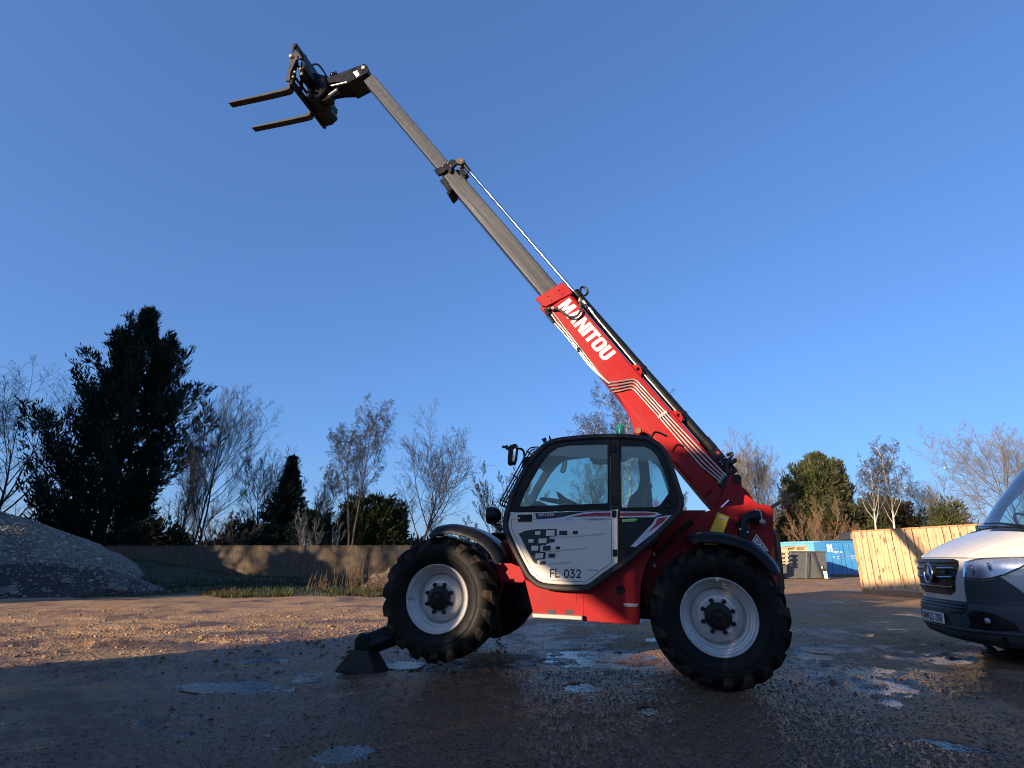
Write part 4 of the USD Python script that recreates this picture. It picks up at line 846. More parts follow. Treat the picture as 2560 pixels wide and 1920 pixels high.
bush('ivy_bush', 'ivy-covered bush with yellow-green leaves left of the van windscreen', 2345, 2440, 1232, 44, 39, 'olive', .40, 800, 7)
bush('ivy_bush', 'small green ivy clump right of the pair of birches', 2312, 2362, 1262, 46, 46, 'ivy', .36, 260, 7)
bare_tree('bare_tree', 'large bare spreading tree behind the van roof', 2572, 1050, 42, 40, 'spread', 'bark', 'twig_pale', spread=1.25, dens=1.6)
bare_tree('bare_tree', 'small bare tree between the birches and the van', 2395, 1180, 45, 41, 'spread', 'bark', 'twig_pale', dens=1.3, spread=1.2)
bare_tree('bare_tree', 'bare tree just outside the right edge, beyond the van', 2690, 1070, 44, 42, 'spread', 'bark', 'twig_pale', dens=1.2)
# far scrub that closes the view low down between the trees
r_ = np.random.default_rng(90); n = 5200; a = np.radians(r_.uniform(-50, 50, n)); d = r_.uniform(56, 72, n); x, y = d * np.sin(a), d * np.cos(a)
hh = 1.6 + 2.0 * meshkit.fbm(np.stack([a * 14, a * 0, a * 0], -1), 3, 8); z = hh * r_.uniform(0, 1, n)
obj('far_scrub', foliage(r_, np.stack([x, y, z], -1), np.tile([0, 0, 1.0], (n, 1)), .9, .25, 5, .8), M['hedge'], smooth=False, label='far dark scrub and hedges closing the view behind the trees', cat='scrub', kind='stuff')
# ---- unseen trees added on the sunward side to shade and dapple the left
BT = [(-13, -37.0, 6.6), (-13, -32.0, 6.3), (-12, -28.0, 5.8), (-11, -25.0, 6.2), (-9, -22.3, 5.8)]
p_ = ts(-15, -39.5, -.1)
bt0 = bare_tree('belt_bare_tree', 'unseen bare tree added to dapple the left fence with shade', 0, 0, 1.0, 300, 'spread', 'bark_dark', 'twig', dens=1.2, base=p_, H=11.0, group='unseen bare trees added for dappled shade')
for k, (bt_, bs_) in enumerate([(-15, -36), (-16, -32.8), (-15, -29.6), (-16.5, -26.6)]):
    q_ = thing('belt_bare_tree', 'unseen bare tree added to dapple the left fence with shade', 'tree', loc=ts(bt_, bs_, -.1), rotz=1.3 * (k + 1), group='unseen bare trees added for dappled shade')
    q_.GetReferences().AddInternalReference(bt0.GetPath()); q_.SetInstanceable(True)
for k, (bt_, bs_, hh) in enumerate(BT):
    p_ = ts(bt_, bs_, -.1)
    conifer('belt_tree', 'dense unseen evergreen added to shade the left side', 0, 0, 0, 200 + k, [(.0, .34), (.2, .38), (.5, .33), (.75, .22), (.92, .10), (1, .02)], 'cypress', n=170, up=.35, size=.75, width=.32, per=10, each=7, base=p_, H=hh, group='unseen evergreens added for shade')
for k, (bt_, bs_, hh) in enumerate([(-12, -45.2, 24), (-12, -51, 25), (-14, -57, 25), (-18, -48, 26)]):
    conifer('belt_tree', 'dense unseen evergreen added to shade the left side', 0, 0, 0, 220 + k, [(.0, .17), (.2, .19), (.5, .17), (.75, .12), (.92, .06), (1, .01)], 'cypress', n=260, up=.35, size=.95, width=.42, per=11, each=8, base=ts(bt_, bs_, -.1), H=hh, group='unseen evergreens added for shade')
# ================================================================== the telescopic handler
# its frame: X forwards, Y to its left (towards the photographer), Z up; it stands a little nose-up on its stabilisers
YAW, NOSE = .2455, math.asin(.1108 / 2.69)
FW = np.array([-math.cos(YAW) * math.cos(NOSE), math.sin(YAW) * math.cos(NOSE), math.sin(NOSE)])
LF = np.array([-math.sin(YAW), -math.cos(YAW), 0.0]); UPV = np.cross(FW, LF)
RIM_Y = 1.08
ORG = np.array([1.847, 5.3253, -.4915 + CAM_H]) - LF * RIM_Y - UPV * .60
RM = np.stack([FW, LF, UPV], 1)
LEYE = RM.T @ (EYE - ORG)
def loc3(px, py, Y):
    d = RM.T @ ray(px, py); t = (Y - LEYE[1]) / d[1]
    return LEYE + t * d
class Crop:
    """Survey points read off one enlarged piece of the photograph."""
    def __init__(s, x0, y0, k): s.x0, s.y0, s.k = x0, y0, k
    def px(s, x, y): return s.x0 + x / s.k, s.y0 + y / s.k
    def __call__(s, pts, Y): return np.array([loc3(*s.px(x, y), Y)[[0, 2]] for x, y in pts])
    def p3(s, pts, Y): return np.array([loc3(*s.px(x, y), Y) for x, y in pts])
cA, cF, cR = Crop(1180, 1020, 3.2529), Crop(940, 1280, 3.771), Crop(1560, 1180, 2.962)
cB, cJ, cS, cT = Crop(1320, 680, 2.7655), Crop(560, 90, 5.53), Crop(1300, 1380, 5.53), Crop(1320, 690, 6.9125)
cG, cK, cP, cD, cM = Crop(1760, 1180, 6.9115), Crop(680, 90, 6.91), Crop(1700, 1000, 5.925), Crop(1240, 1070, 4.608), Crop(1200, 1080, 6.38)
cE, cL = Crop(900, 340, 3.95), Crop(820, 1540, 4.424)

TH = thing('telehandler', 'red telescopic handler with white cab door and raised boom, standing in the muddy yard', 'telehandler',
           matrix=Gf.Matrix4d(*FW, 0, *LF, 0, *UPV, 0, *ORG, 1))

# ---- wheels
def tyre_mesh(seed):
    prof = [(.318, -.03), (.335, .0), (.36, .022), (.40, .043), (.425, .046), (.43, .052), (.437, .052), (.442, .047), (.47, .052), (.50, .050), (.53, .040), (.552, .018), (.560, -.02), (.564, -.17),
            (.560, -.32), (.552, -.358), (.53, -.38), (.50, -.390), (.47, -.392), (.40, -.383), (.36, -.362), (.335, -.34), (.318, -.31)]
    body = lathe(prof[::-1], 72)
    lugs = []; n = 19
    for side in (1, -1):
        for k in range(n):
            ph0 = (k + (.5 if side < 0 else 0)) / n * 2 * PI
            # sections of one bar from the tread's middle out over the shoulder and down the side wall: (y, angle, half width, root, top)
            secs = [(-.17 + side * -.015, .30, .034, .555, .600), (-.17 + side * .07, .185, .036, .556, .603), (-.17 + side * .15, .085, .040, .545, .600), (-.17 + side * .195, .02, .043, .53, .590),
                    (-.17 + side * .222, -.01, .044, .505, .545), (-.17 + side * .226, -.02, .036, .47, .492)]
            V = []
            for y, da, hw, r0, r1 in secs:
                for rr, w in ((r0, hw * 1.25), (r1, hw * .85)):
                    for sg in (-1, 1):
                        a = ph0 + da + sg * w / .56
                        V.append((rr * math.cos(a), y if rr == r1 or abs(y + .17) < .2 else y - side * .03, rr * math.sin(a)))
            V = np.array(V); F = []
            for q in range(len(secs) - 1):
                o = q * 4
                for a, b in ((0, 1), (1, 3), (3, 2), (2, 0)):
                    F += [(o + a, o + b, o + 4 + b), (o + a, o + 4 + b, o + 4 + a)]
            e = (len(secs) - 1) * 4
            F += [(0, 2, 3), (0, 3, 1), (e, e + 1, e + 3), (e, e + 3, e + 2)]
            F = np.array(F)
            m = trimesh.Trimesh(V, F, process=False)
            if m.volume < 0: m = trimesh.Trimesh(V, F[:, ::-1], process=False)
            lugs.append(m)
    return cat(body), cat(*lugs)

def wheel(X, Z, Y, side, spin, label=None):
    w = thing('wheel', parent=TH, loc=(X, Y, Z), label=label)
    mir = np.diag([1.0, side, 1.0]); c, s = math.cos(spin), math.sin(spin); rot = np.array([[c, 0, -s], [0, 1, 0], [s, 0, c]])
    put = lambda m: moved(m, mir @ rot)
    b, l = tyre_mesh(1)
    obj('tyre', put(b), M['rubber'], w, smooth=40); obj('tread', put(l), M['tread'], w, smooth=25)
    rim = [(.300, -.31), (.322, -.035), (.334, -.012), (.334, .004), (.326, .010), (.316, .004), (.310, -.012), (.309, -.032), (.300, -.040), (.294, -.044), (.290, -.060), (.278, -.068), (.272, -.074), (.268, -.096), (.256, -.104),
           (.247, -.112), (.243, -.14), (.238, -.150), (.232, -.142), (.226, -.126), (.205, -.112), (.182, -.098), (.176, -.088), (.170, -.082), (.150, -.080), (.10, -.080), (.02, -.080)]
    obj('rim', put(lathe(rim[::-1], 72)), M['rim'], w, smooth=40)
    hub = [(.118, -.085), (.118, -.045), (.112, -.034), (.098, -.030), (.094, -.022), (.070, -.016), (.066, -.022), (.045, -.022), (.040, -.010), (.020, -.006), (.001, -.006)]
    obj('hub_cap', put(lathe(hub[::-1], 36)), M['black'], w, smooth=40)
    for k in range(8):
        a = (k + .5) / 8 * 2 * PI
        nut = lathe([(.001, -.030), (.010, -.030), (.013, -.034), (.014, -.052), (.021, -.055), (.022, -.066), (.019, -.068), (.019, -.082)], 6)
        obj('wheel_nut', put(moved(nut, t=(.140 * math.cos(a), 0, .140 * math.sin(a)))), M['black'], w, smooth=30)
    obj('valve_guard', put(cyl((0, -.055, .283), (0, .005, .318), .016, 14)), M['galv'], w)
    return w
wheel(0, .60, RIM_Y, 1, .02); wheel(2.69, .60, RIM_Y, 1, -1.62)
wheel(0, .60, -RIM_Y, -1, .6); wheel(2.69, .60, -RIM_Y, -1, .2)
for X in (0, 2.69):                                                # axles with their hubs
    ax = cat(cyl((X, -.72, .60), (X, .72, .60), .085, 18), box(X - .14, X + .14, -.2, .2, .44, .76, .05), *[cyl((X, s * .70, .60), (X, s * .95, .60), .15, 24) for s in (-1, 1)])
    obj('axle', ax, M['black'], TH)

# ---- chassis
skirt = cS([(62, 372), (180, 430), (500, 470), (920, 470), (1200, 300), (1500, 60), (1830, -60), (1832, 5), (1765, 130), (1710, 290), (1680, 430), (1664, 620), (1655, 985), (1638, 1008), (1560, 1003), (865, 955), (862, 890), (180, 846)], .98)
obj('chassis_skirt', prism(skirt, .93, .98, .006), M['red'], TH)
holes = [cS([(c - 50, 797), (c + 40, 797), (c + 55, 812), (c + 55, 848), (c + 40, 860), (c - 40, 860), (c - 55, 848), (c - 55, 810)], .982) for c in (440, 680)]
for h in holes: obj('step_slot', prism(h, .979, .9825), M['dark_print'], TH)
obj('skirt_panel_joint', cat(prism(cS([(864, 560), (872, 560), (872, 950), (864, 950)], .982), .978, .9835), prism(cS([(770, 560), (775, 560), (775, 690), (770, 690)], .982), .978, .9835)), M['red'], TH)
hc = cS([(1388, 524)], .99)[0]
obj('skirt_plug', cat(moved(lathe([(.001, .0), (.016, .0), (.018, .004), (.034, .006), (.040, 0), (.040, -.02)], 24), t=(hc[0], .985, hc[1]))), M['black'], TH)
bdg = [cS(p, .985) for p in ([(1420, 708), (1640, 718), (1630, 742), (1440, 730)], [(1436, 738), (1625, 746), (1618, 758), (1450, 752)])]
obj('skirt_badge', cat(*[prism(b, .98, .985) for b in bdg]), M['silver_print'], TH)
stp = cS([(168, 846), (862, 884), (860, 946), (170, 908)], 1.04)
obj('step_plate', prism(stp, .80, 1.04, .006), M['galv'], TH)
obj('chassis_beam', cat(box(-.55, 3.05, -.45, .45, .48, .80, .02), box(.75, 1.70, -.95, .90, .50, .78, .02), box(-.75, 1.0, -.98, .18, .78, 1.42, .05)), M['black'], TH)
front_plate = cF([(1118, 480), (1125, 310), (1205, 262), (1245, 300), (1330, 450), (1412, 632), (1388, 668), (1180, 662), (1140, 600)], .80)
obj('front_side_plate', prism(front_plate, .72, .80, .008), M['red'], TH)
obj('front_plate_far', prism(front_plate, -.80, -.72, .008), M['red'], TH)
obj('front_frame', cat(box(2.15, 3.05, -.70, .70, .66, .98, .03)), M['red'], TH)
back = cG([(-240, 905), (-120, 760), (0, 690), (300, 618), (560, 575), (690, 562), (700, 400), (735, 392), (790, 430), (920, 545), (1000, 558), (1100, 566), (1165, 606), (1192, 660), (1200, 900), (1212, 1000), (1226, 1080), (1200, 1230), (1178, 1330), (1125, 1440), (900, 1900), (300, 2100), (-300, 2200), (-500, 1900), (-420, 1300)], .70)
obj('rear_side_plate', prism(rounded(back, .012), .66, .70, .006), M['red'], TH)
obj('rear_body', cat(box(-.60, -.12, -.90, .655, .72, 1.62, .05), box(-.56, -.30, -.70, .64, .62, 1.05, .05)), M['red'], TH)
obj('counterweight', box(-.66, -.52, -.86, .60, .62, 1.10, .05), M['black'], TH)
obj('engine_cover', cat(box(-.58, 1.55, -1.10, -.34, .92, 1.48, .08)), M['red'], TH)
inner_guard = cA([(1480, 1150), (1560, 960), (1700, 830), (1900, 830), (1900, 1600), (1400, 1600), (1380, 1380)], .66)
obj('rear_inner_panel', prism(inner_guard, .58, .655, .006), M['red'], TH)
obj('strut_pipe', cat(tube(cA.p3([(1770, 930), (1640, 1040), (1570, 1120), (1500, 1190)], .86), .018), cyl(*cA.p3([(1790, 920), (1755, 950)], .87), .026, 12)), M['black_satin'], TH)
for k, p in enumerate(cS.p3([(1858, 190), (1858, 30)], .72)):
    obj('bolt_head', moved(lathe([(.001, .02), (.016, .02), (.02, .012), (.02, -.03)], 8), t=p), M['galv'], TH)
# turret plates that carry the boom
turret = cP([(735, 1110), (800, 1095), (880, 1110), (912, 1180), (920, 1290), (940, 1400), (960, 1420), (1100, 1520), (1180, 1570), (1100, 1700), (500, 1700), (560, 1560), (640, 1350), (690, 1230)], .22)
obj('turret_plate', prism(rounded(turret, .015), .18, .22, .006), M['red'], TH); obj('turret_plate', prism(rounded(turret, .015), -.22, -.18, .006), M['red'], TH)
tp = cP.p3([(845, 1165)], .23)[0]
obj('boom_pivot_pin', cyl(tp + [0, .02, 0], tp - [0, .5, 0], .045, 20), M['black'], TH)

# ---- rear fittings
yb = cA([(2000, 848), (2097, 886), (2042, 1030), (1934, 1010)], .86)
obj('yellow_wedge_box', prism(yb, .74, .86, .008), M['yellow'], TH, label='yellow wheel chock box propped on the rear mudguard')
def text_at(txt, origin, along, up, Y, bold=False, th=.0015, custom=None):
    """Lettering on a plane facing the machine's left: origin, end of the base line and cap height point are (X, Z)."""
    t = custom if custom is not None else meshkit.text_mesh(txt, 1.0, .1, bold)
    v = np.asarray(t.vertices, float); w = v[:, 0].max()
    o, a, u = map(np.asarray, (origin, along, up))
    P = o + (v[:, :1] / w) * (a - o) + v[:, 1:2] * (u - o)
    V = np.column_stack([P[:, 0], Y + v[:, 2] / .1 * th, P[:, 1]])
    f = np.asarray(t.faces); m = trimesh.Trimesh(V, f, process=False)
    if m.volume < 0: m = trimesh.Trimesh(V, f[:, ::-1], process=False)
    return m
obj('chock_sticker', prism(cG([(270, 755), (400, 812), (388, 842), (262, 785)], .861), .859, .8615), M['cream'], TH)
a = cG([(280, 788), (380, 832), (290, 768)], .862); obj('chock_lettering', text_at('Br. 1.0mm', a[0], a[1], a[2], .862), M['dark_print'], TH)
obj('chock_foot', prism(cR([(600, 525), (700, 527), (700, 542), (602, 538)], 1.0), .85, 1.0, .004), M['yellow'], TH)
tri = cG([(908, 1070), (1122, 1366), (700, 1392)], .7025)
obj('warning_triangle', prism(tri, .699, .703), M['white'], TH)
tin = Polygon(tri).buffer(-.010); obj('triangle_border', prism(tin.difference(tin.buffer(-.007)), .702, .7045), M['dark_print'], TH)
a = cG([(885, 1240), (968, 1240), (888, 1182)], .704); obj('triangle_lettering', text_at('40', a[0], a[1], a[2], .7035, True), M['dark_print'], TH)
a = cG([(850, 1330), (1020, 1326), (852, 1268)], .704); obj('triangle_lettering', text_at('431', a[0], a[1], a[2], .7035, True), M['dark_print'], TH)
rec = rounded(cG([(860, 640), (980, 625), (1040, 690), (1070, 800), (1060, 960), (1020, 1000), (880, 985), (760, 930), (600, 760), (640, 680)], .702), .02)
obj('filler_recess', prism(rec, .697, .712, .005), M['red'], TH)
e = cG.p3([(1000, 740), (780, 790), (700, 850), (690, 1000)], .80)
obj('air_elbow', cat(tube(spline(cG.p3([(960, 760), (790, 785), (705, 850), (690, 930), (685, 1010)], .80), 6), .052, 18), cyl(*cG.p3([(800, 785), (905, 760)], .80), .062, 20), cyl(*cG.p3([(985, 745), (930, 765)], .78), .066, 20),
    moved(lathe([(.001, .03), (.05, .03), (.062, .01), (.062, -.03), (.001, -.03)], 24), t=cG.p3([(690, 1040)], .80)[0]), moved(lathe([(.001, .02), (.03, .02), (.035, -.03)], 18), t=cG.p3([(615, 900)], .78)[0])), M['black'], TH, label='black rubber air intake elbow')
obj('elbow_clip', cat(tube(spline(cG.p3([(880, 665), (940, 660), (985, 720), (1000, 860)], .855), 5), .006, 8), sphere(cG.p3([(1005, 862)], .84)[0], .028, 2)), M['galv'], TH)
for p in cG.p3([(630, 992), (752, 1040)], .835): obj('elbow_bolt', sphere(p, .012, 1), M['chrome'], TH)
arm = cG.p3([(1165, 612), (1340, 500), (1480, 420), (1575, 388)], .55)
obj('rear_mirror_arm', cat(tube(arm, .016, 10), cyl(arm[-1], arm[-1] + [.03, 0, -.01], .022, 10)), M['black'], TH)
mc = cG([(1330, 318), (1400, 308), (1450, 340), (1490, 420), (1530, 520), (1520, 590), (1470, 612), (1420, 598), (1370, 500), (1335, 400)], .55)
obj('rear_mirror', prism(rounded(mc, .03), .48, .57, .02), M['black_satin'], TH)
obj('stay_rod', cyl(*cP.p3([(612, 1596), (725, 1488)], .24), .016, 10), M['chrome'], TH)
obj('rear_grille', cat(*[box(-.632, -.605, -.5, .5, .80 + k * .06, .83 + k * .06) for k in range(8)]), M['black'], TH)

# ---- mudguards: a curved shell swept along its edge line
def mudguard(crop, edge, Y0, Y1, far=False, lip=.075, name='mudguard'):
    e = spline(crop(edge, Y1), 5); n = len(e)
    tang = np.gradient(e, axis=0); tang /= np.linalg.norm(tang, axis=1, keepdims=True)
    nor = np.stack([-tang[:, 1], tang[:, 0]], 1)
    if nor[n // 2, 1] < 0: nor = -nor
    sec = [(Y0, .0), (Y0 + .06, .008), (Y1 - .10, .010), (Y1 - .045, -.004), (Y1 - .015, -.028), (Y1, -.058), (Y1, -lip), (Y1 - .012, -lip)]
    G = np.zeros((n, len(sec), 3)); t = np.linspace(0, 1, n); k = np.minimum(1, np.minimum(t, 1 - t) * 6 + .55)
    for j, (y, h) in enumerate(sec):
        p = e + nor * (h * k)[:, None]; G[:, j] = np.column_stack([p[:, 0], np.full(n, -y if far else y), p[:, 1]])
    obj(name, sheet(G, .012 if not far else -.012), M['black_satin'], TH, smooth=50)
mudguard(cF, [(488, 222), (515, 180), (560, 150), (650, 130), (740, 130), (900, 170), (1040, 250), (1130, 340), (1172, 420), (1178, 485)], .74, 1.17)
mudguard(cF, [(488, 222), (515, 180), (560, 150), (650, 130), (740, 130), (900, 170), (1040, 250), (1130, 340), (1172, 420), (1178, 485)], .74, 1.17, far=True)
mudguard(cR, [(478, 500), (510, 470), (560, 455), (700, 457), (850, 488), (950, 528), (1060, 610), (1130, 690), (1158, 748)], .70, 1.17)
mudguard(cR, [(478, 500), (510, 470), (560, 455), (700, 457), (850, 488), (950, 528), (1060, 610), (1130, 690), (1158, 748)], .70, 1.17, far=True)
for X, Zt in ((2.69, 1.235), (-.05, 1.235)):
    for s in (1, -1): obj('mudguard_bracket', cat(tube([(X, s * .62, 1.0), (X, s * .66, Zt - .03), (X, s * .95, Zt - .03)], .02, 8)), M['black'], TH)

# ---- stabilisers at the front
foot = thing('stabiliser', parent=TH)
def stab(s, par):
    g = RM.T @ (on_ground(905, 1679) - ORG)
    X0, Yc = g[0], abs(g[1])
    zb = g[2]
    q = lambda pts: np.array([(x, s * (Yc + y), z) for x, y, z in pts])
    sh = hull(q([(X0 + a_, b_, zb + c_) for a_ in (-.215, .215) for b_ in (-.15, .15) for c_ in (0, .025)] + [(X0 + a_, b_, zb + .21) for a_ in (-.09, .09) for b_ in (-.10, .10)]))
    obj('stabiliser_foot', sh, M['black'], par, smooth=20)
    zt = zb + .37
    post = prism(rounded([(X0 - .085, zb + .15), (X0 + .075, zb + .15), (X0 + .075, zt - .06), (X0 + .02, zt), (X0 - .04, zt), (X0 - .085, zt - .07)], .02), s * (Yc - .07), s * (Yc + .09), .012)
    obj('stabiliser_knuckle', post, M['black'], par)
    obj('stabiliser_arm', cat(cyl((X0 - .02, s * Yc, zt - .13), (2.55, s * (Yc - .62), .46), .095, 24), cyl((X0 - .02, s * Yc, zt - .04), (2.55, s * (Yc - .62), .60), .03, 12)), M['black'], par)
    for k in range(3): obj('foot_bolt', sphere((X0 + .01, s * (Yc + .112 - .012 * k * 0), zb + .06 + .045 * k), .012, 1), M['black'], par)
stab(1, foot); foot2 = thing('stabiliser', parent=TH); stab(-1, foot2)
obj('stabiliser_mount', box(2.85, 3.15, -.42, .42, .48, .88, .03), M['black'], TH)
# ---- boom (its centre line lies in the machine's middle plane)
BA = math.radians(53.0); ba, bn = np.array([math.cos(BA), math.sin(BA)]), np.array([-math.sin(BA), math.cos(BA)])
def bp(s, n): return ba * s + bn * n
def b3(s, n, y): p = bp(s, n); return np.array([p[0], y, p[1]])
def bq(s0, s1, n0, n1): return [bp(s0, n0), bp(s1, n0), bp(s1, n1), bp(s0, n1)]
boom = thing('boom', parent=TH)
lug = cB([(612, 800), (640, 880), (690, 962), (716, 1030), (730, 1108), (760, 1130), (800, 1105), (850, 1128), (930, 1170), (965, 1160), (1010, 1180), (900, 1000)], .15)
bw = .15
sA, sB = 1.02, 4.42
def boxtube(s0, s1, n0, n1, w, r):
    """A hollow-looking rectangular tube along the boom with rounded long edges."""
    rect = rounded(Polygon([(-w, n0), (w, n0), (w, n1), (-w, n1)]), r)
    m = prism(rect, s0, s1, .004, axis='z'); v = np.asarray(m.vertices)
    P = v[:, 2:3] * ba + v[:, 1:2] * bn
    V = np.column_stack([P[:, 0], v[:, 0], P[:, 1]]); f = np.asarray(m.faces); r_ = trimesh.Trimesh(V, f, process=False)
    return r_ if r_.volume > 0 else trimesh.Trimesh(V, f[:, ::-1], process=False)
main = boxtube(sA + .35, sB - .02, 1.045, 1.418, bw, .022)
heel = prism(rounded([bp(sA + .40, 1.045), bp(sA + .40, 1.418), bp(sA + .15, 1.47), bp(sA - .02, 1.44), bp(sA - .12, 1.34), bp(sA - .10, 1.20), bp(sA + .1, 1.06)], .03), -bw, bw, .006)
obj('boom_section', cat(main, heel), M['red_boom'], boom, label='red outer boom section')
obj('cylinder_lug', prism(rounded(np.vstack([lug]), .008), .06, .148, .006), M['red_boom'], boom); obj('cylinder_lug', prism(rounded(lug, .008), -.148, -.06, .006), M['red_boom'], boom)
pc = cB.p3([(762, 1097)], .15)[0]; obj('lug_pin', cyl(pc + [0, .015, 0], pc - [0, .33, 0], .035, 20), M['rusty'], boom)
obj('lift_cylinder', cat(cyl((pc[0] - .02, 0, pc[2]), (.55, 0, 1.0), .06, 20)), M['black'], boom)
# seam and wear plates on the near face
obj('boom_stiffener', cat(prism(bq(1.75, 3.35, 1.155, 1.163), .149, .1525), prism(bq(1.30, 1.62, 1.05, 1.06), .149, .1525)), M['red_boom'], boom)
cc = cP([(552, 1300)], .15)[0]; obj('boom_cover_disc', moved(lathe([(.001, .004), (.066, .004), (.07, .001), (.07, -.004)], 32), t=(cc[0], .150, cc[1])), M['red_boom'], boom)
collar = cT([(126, 388), (588, 108), (700, 208), (774, 290), (312, 528), (240, 512)], .165)
cpoly = rounded(collar, .008)
obj('boom_collar', cat(prism(cpoly, .120, .168, .005), prism(cpoly, -.168, -.120, .005), prism(bq(sB - .19, sB + .03, 1.40, 1.432), -.119, .119, .004), prism(bq(sB - .19, sB + .03, 1.03, 1.06), -.119, .119, .004)), M['red_boom'], boom)
for p in cT.p3([(338, 350), (397, 417), (533, 243), (592, 310)], .168): obj('collar_bolt', moved(lathe([(.001, .008), (.012, .008), (.016, .002), (.016, -.004)], 8), t=p), M['red_boom'], boom)
# inner sections
obj('boom_section', cat(boxtube(sB - .3, 7.10, 1.125, 1.372, .120, .018), prism(bq(sB - .2, 7.05, 1.205, 1.211), .1195, .1225), prism(bq(sB - .2, 7.05, 1.255, 1.260), .1195, .1225)), M['boom_steel'], boom, label='grey middle boom section')
obj('boom_section', cat(boxtube(6.9, 10.02, 1.150, 1.350, .095, .016), prism(bq(7.0, 9.95, 1.215, 1.220), .0945, .0975), prism(bq(7.0, 9.95, 1.262, 1.267), .0945, .0975)), M['boom_steel'], boom, label='grey slim end boom section')
br = cE([(728, 335), (815, 292), (905, 228), (935, 232), (958, 268), (905, 318), (908, 345), (890, 362), (875, 355), (865, 332), (850, 330), (840, 348), (775, 388), (745, 362)], .14)
obj('extension_bracket', cat(prism(br, .098, .142, .004), prism(br, -.142, -.098, .004), prism(bq(7.02, 7.15, 1.352, 1.392), -.098, .098, .004), prism(bq(6.96, 7.13, 1.06, 1.122), -.135, .135, .006), prism(bq(6.94, 7.0, 1.02, 1.07), -.12, .12, .006)), M['black'], boom)
for p in cE.p3([(815, 300), (868, 268), (895, 298)], .143): obj('bracket_bolt', sphere(p, .012, 1), M['galv'], boom)
eye = cE([(940, 232), (1000, 212), (1028, 228), (1030, 255), (1005, 275), (975, 285), (955, 268)], .06)
obj('rod_clevis', prism(rounded(eye, .008), .03, .06, .004), M['clevis'], boom); obj('rod_clevis', prism(rounded(eye, .008), -.06, -.03, .004), M['clevis'], boom); obj('clevis_pin', cyl(b3(7.35, 1.52, -.07), b3(7.35, 1.52, .07), .022, 12), M['rusty'], boom); obj('clevis_base', prism(bq(7.10, 7.24, 1.375, 1.46), -.05, .05, .005), M['black'], boom)
obj('extension_rod', cat(cyl(b3(sB - .1, 1.505, 0), b3(7.26, 1.515, 0), .024, 16)), M['chrome'], boom)
obj('rod_end', cyl(b3(7.14, 1.512, 0), b3(7.33, 1.518, 0), .032, 14), M['black'], boom)
obj('extension_cylinder', cat(cyl(b3(1.75, 1.505, 0), b3(sB - .02, 1.505, 0), .058, 24), cyl(b3(sB - .10, 1.505, 0), b3(sB + .01, 1.505, 0), .066, 24), cyl(b3(1.75, 1.505, 0), b3(1.90, 1.505, 0), .066, 24)), M['black'], boom)
obj('cylinder_eye', tube(spline([b3(sB - .05, 1.555, .03), b3(sB + .0, 1.61, .03), b3(sB - .05, 1.645, .03), b3(sB - .12, 1.625, .03), b3(sB - .13, 1.565, .03)], 5), .016, 8), M['black'], boom)
obj('cylinder_line', cat(bent([b3(sB - .20, 1.50, .078), b3(sB - .55, 1.485, .078), b3(3.0, 1.468, .078), b3(2.2, 1.468, .078)], .011, 8), cyl(b3(sB - .21, 1.497, .085), b3(sB - .27, 1.495, .085), .018, 10), cyl(b3(sB - .33, 1.497, .085), b3(sB - .43, 1.49, .085), .017, 10)), M['pipe'], boom)
for s in (3.02, 2.28):
    ring = Polygon([bp(s - .10, 1.405), bp(s + .10, 1.405), bp(s + .055, 1.47), bp(s, 1.485), bp(s - .055, 1.47)]).difference(Point(*bp(s, 1.445)).buffer(.019))
    obj('lifting_eye', prism(ring, .10, .135, .004), M['red_boom'], boom); obj('lifting_eye', prism(ring, -.135, -.10, .004), M['red_boom'], boom)
    obj('cylinder_strap', cyl(b3(s - .02, 1.505, 0), b3(s + .02, 1.505, 0), .063, 24), M['black'], boom)
# lettering along the boom
def glyphs():
    G = [[(0, 0), (0, 1), (.25, 1), (.37, .42), (.49, 1), (.74, 1), (.74, 0), (.55, 0), (.55, .62), (.44, .10), (.30, .10), (.19, .62), (.19, 0)],
         Polygon([(0, 0), (.20, 1), (.48, 1), (.68, 0), (.46, 0), (.43, .19), (.25, .19), (.22, 0)], [[(.28, .36), (.40, .36), (.34, .74)]]),
         [(0, 0), (0, 1), (.20, 1), (.44, .40), (.44, 1), (.64, 1), (.64, 0), (.44, 0), (.20, .60), (.20, 0)], [(0, 0), (0, 1), (.22, 1), (.22, 0)],
         [(.16, 0), (.16, .80), (0, .80), (0, 1), (.54, 1), (.54, .80), (.38, .80), (.38, 0)],
         rounded(Polygon([(0, 0), (.62, 0), (.62, 1), (0, 1)]), .22).difference(rounded(Polygon([(.21, .19), (.41, .19), (.41, .81), (.21, .81)]), .08)),
         rounded(Polygon([(0, 0), (.62, 0), (.62, 1.6), (0, 1.6)]), .24).intersection(Polygon([(0, 0), (.62, 0), (.62, 1), (0, 1)])).difference(rounded(Polygon([(.22, .2), (.40, .2), (.40, 1.5), (.22, 1.5)]), .08))]
    out, x = [], 0.0
    for g in G:
        g = g if isinstance(g, Polygon) else Polygon(g)
        out.append(affinity.translate(g, x - g.bounds[0], 0)); x = out[-1].bounds[2] + .055
    return out
GL = glyphs(); WD = GL[-1].bounds[2]
o, al, up = cT([(512, 530), (1290, 1500), (720, 415)], .152)
uu = bn * ((up - o) @ bn) * 1.06; o2 = o; al2 = o + (-ba) * ((al - o) @ (-ba))
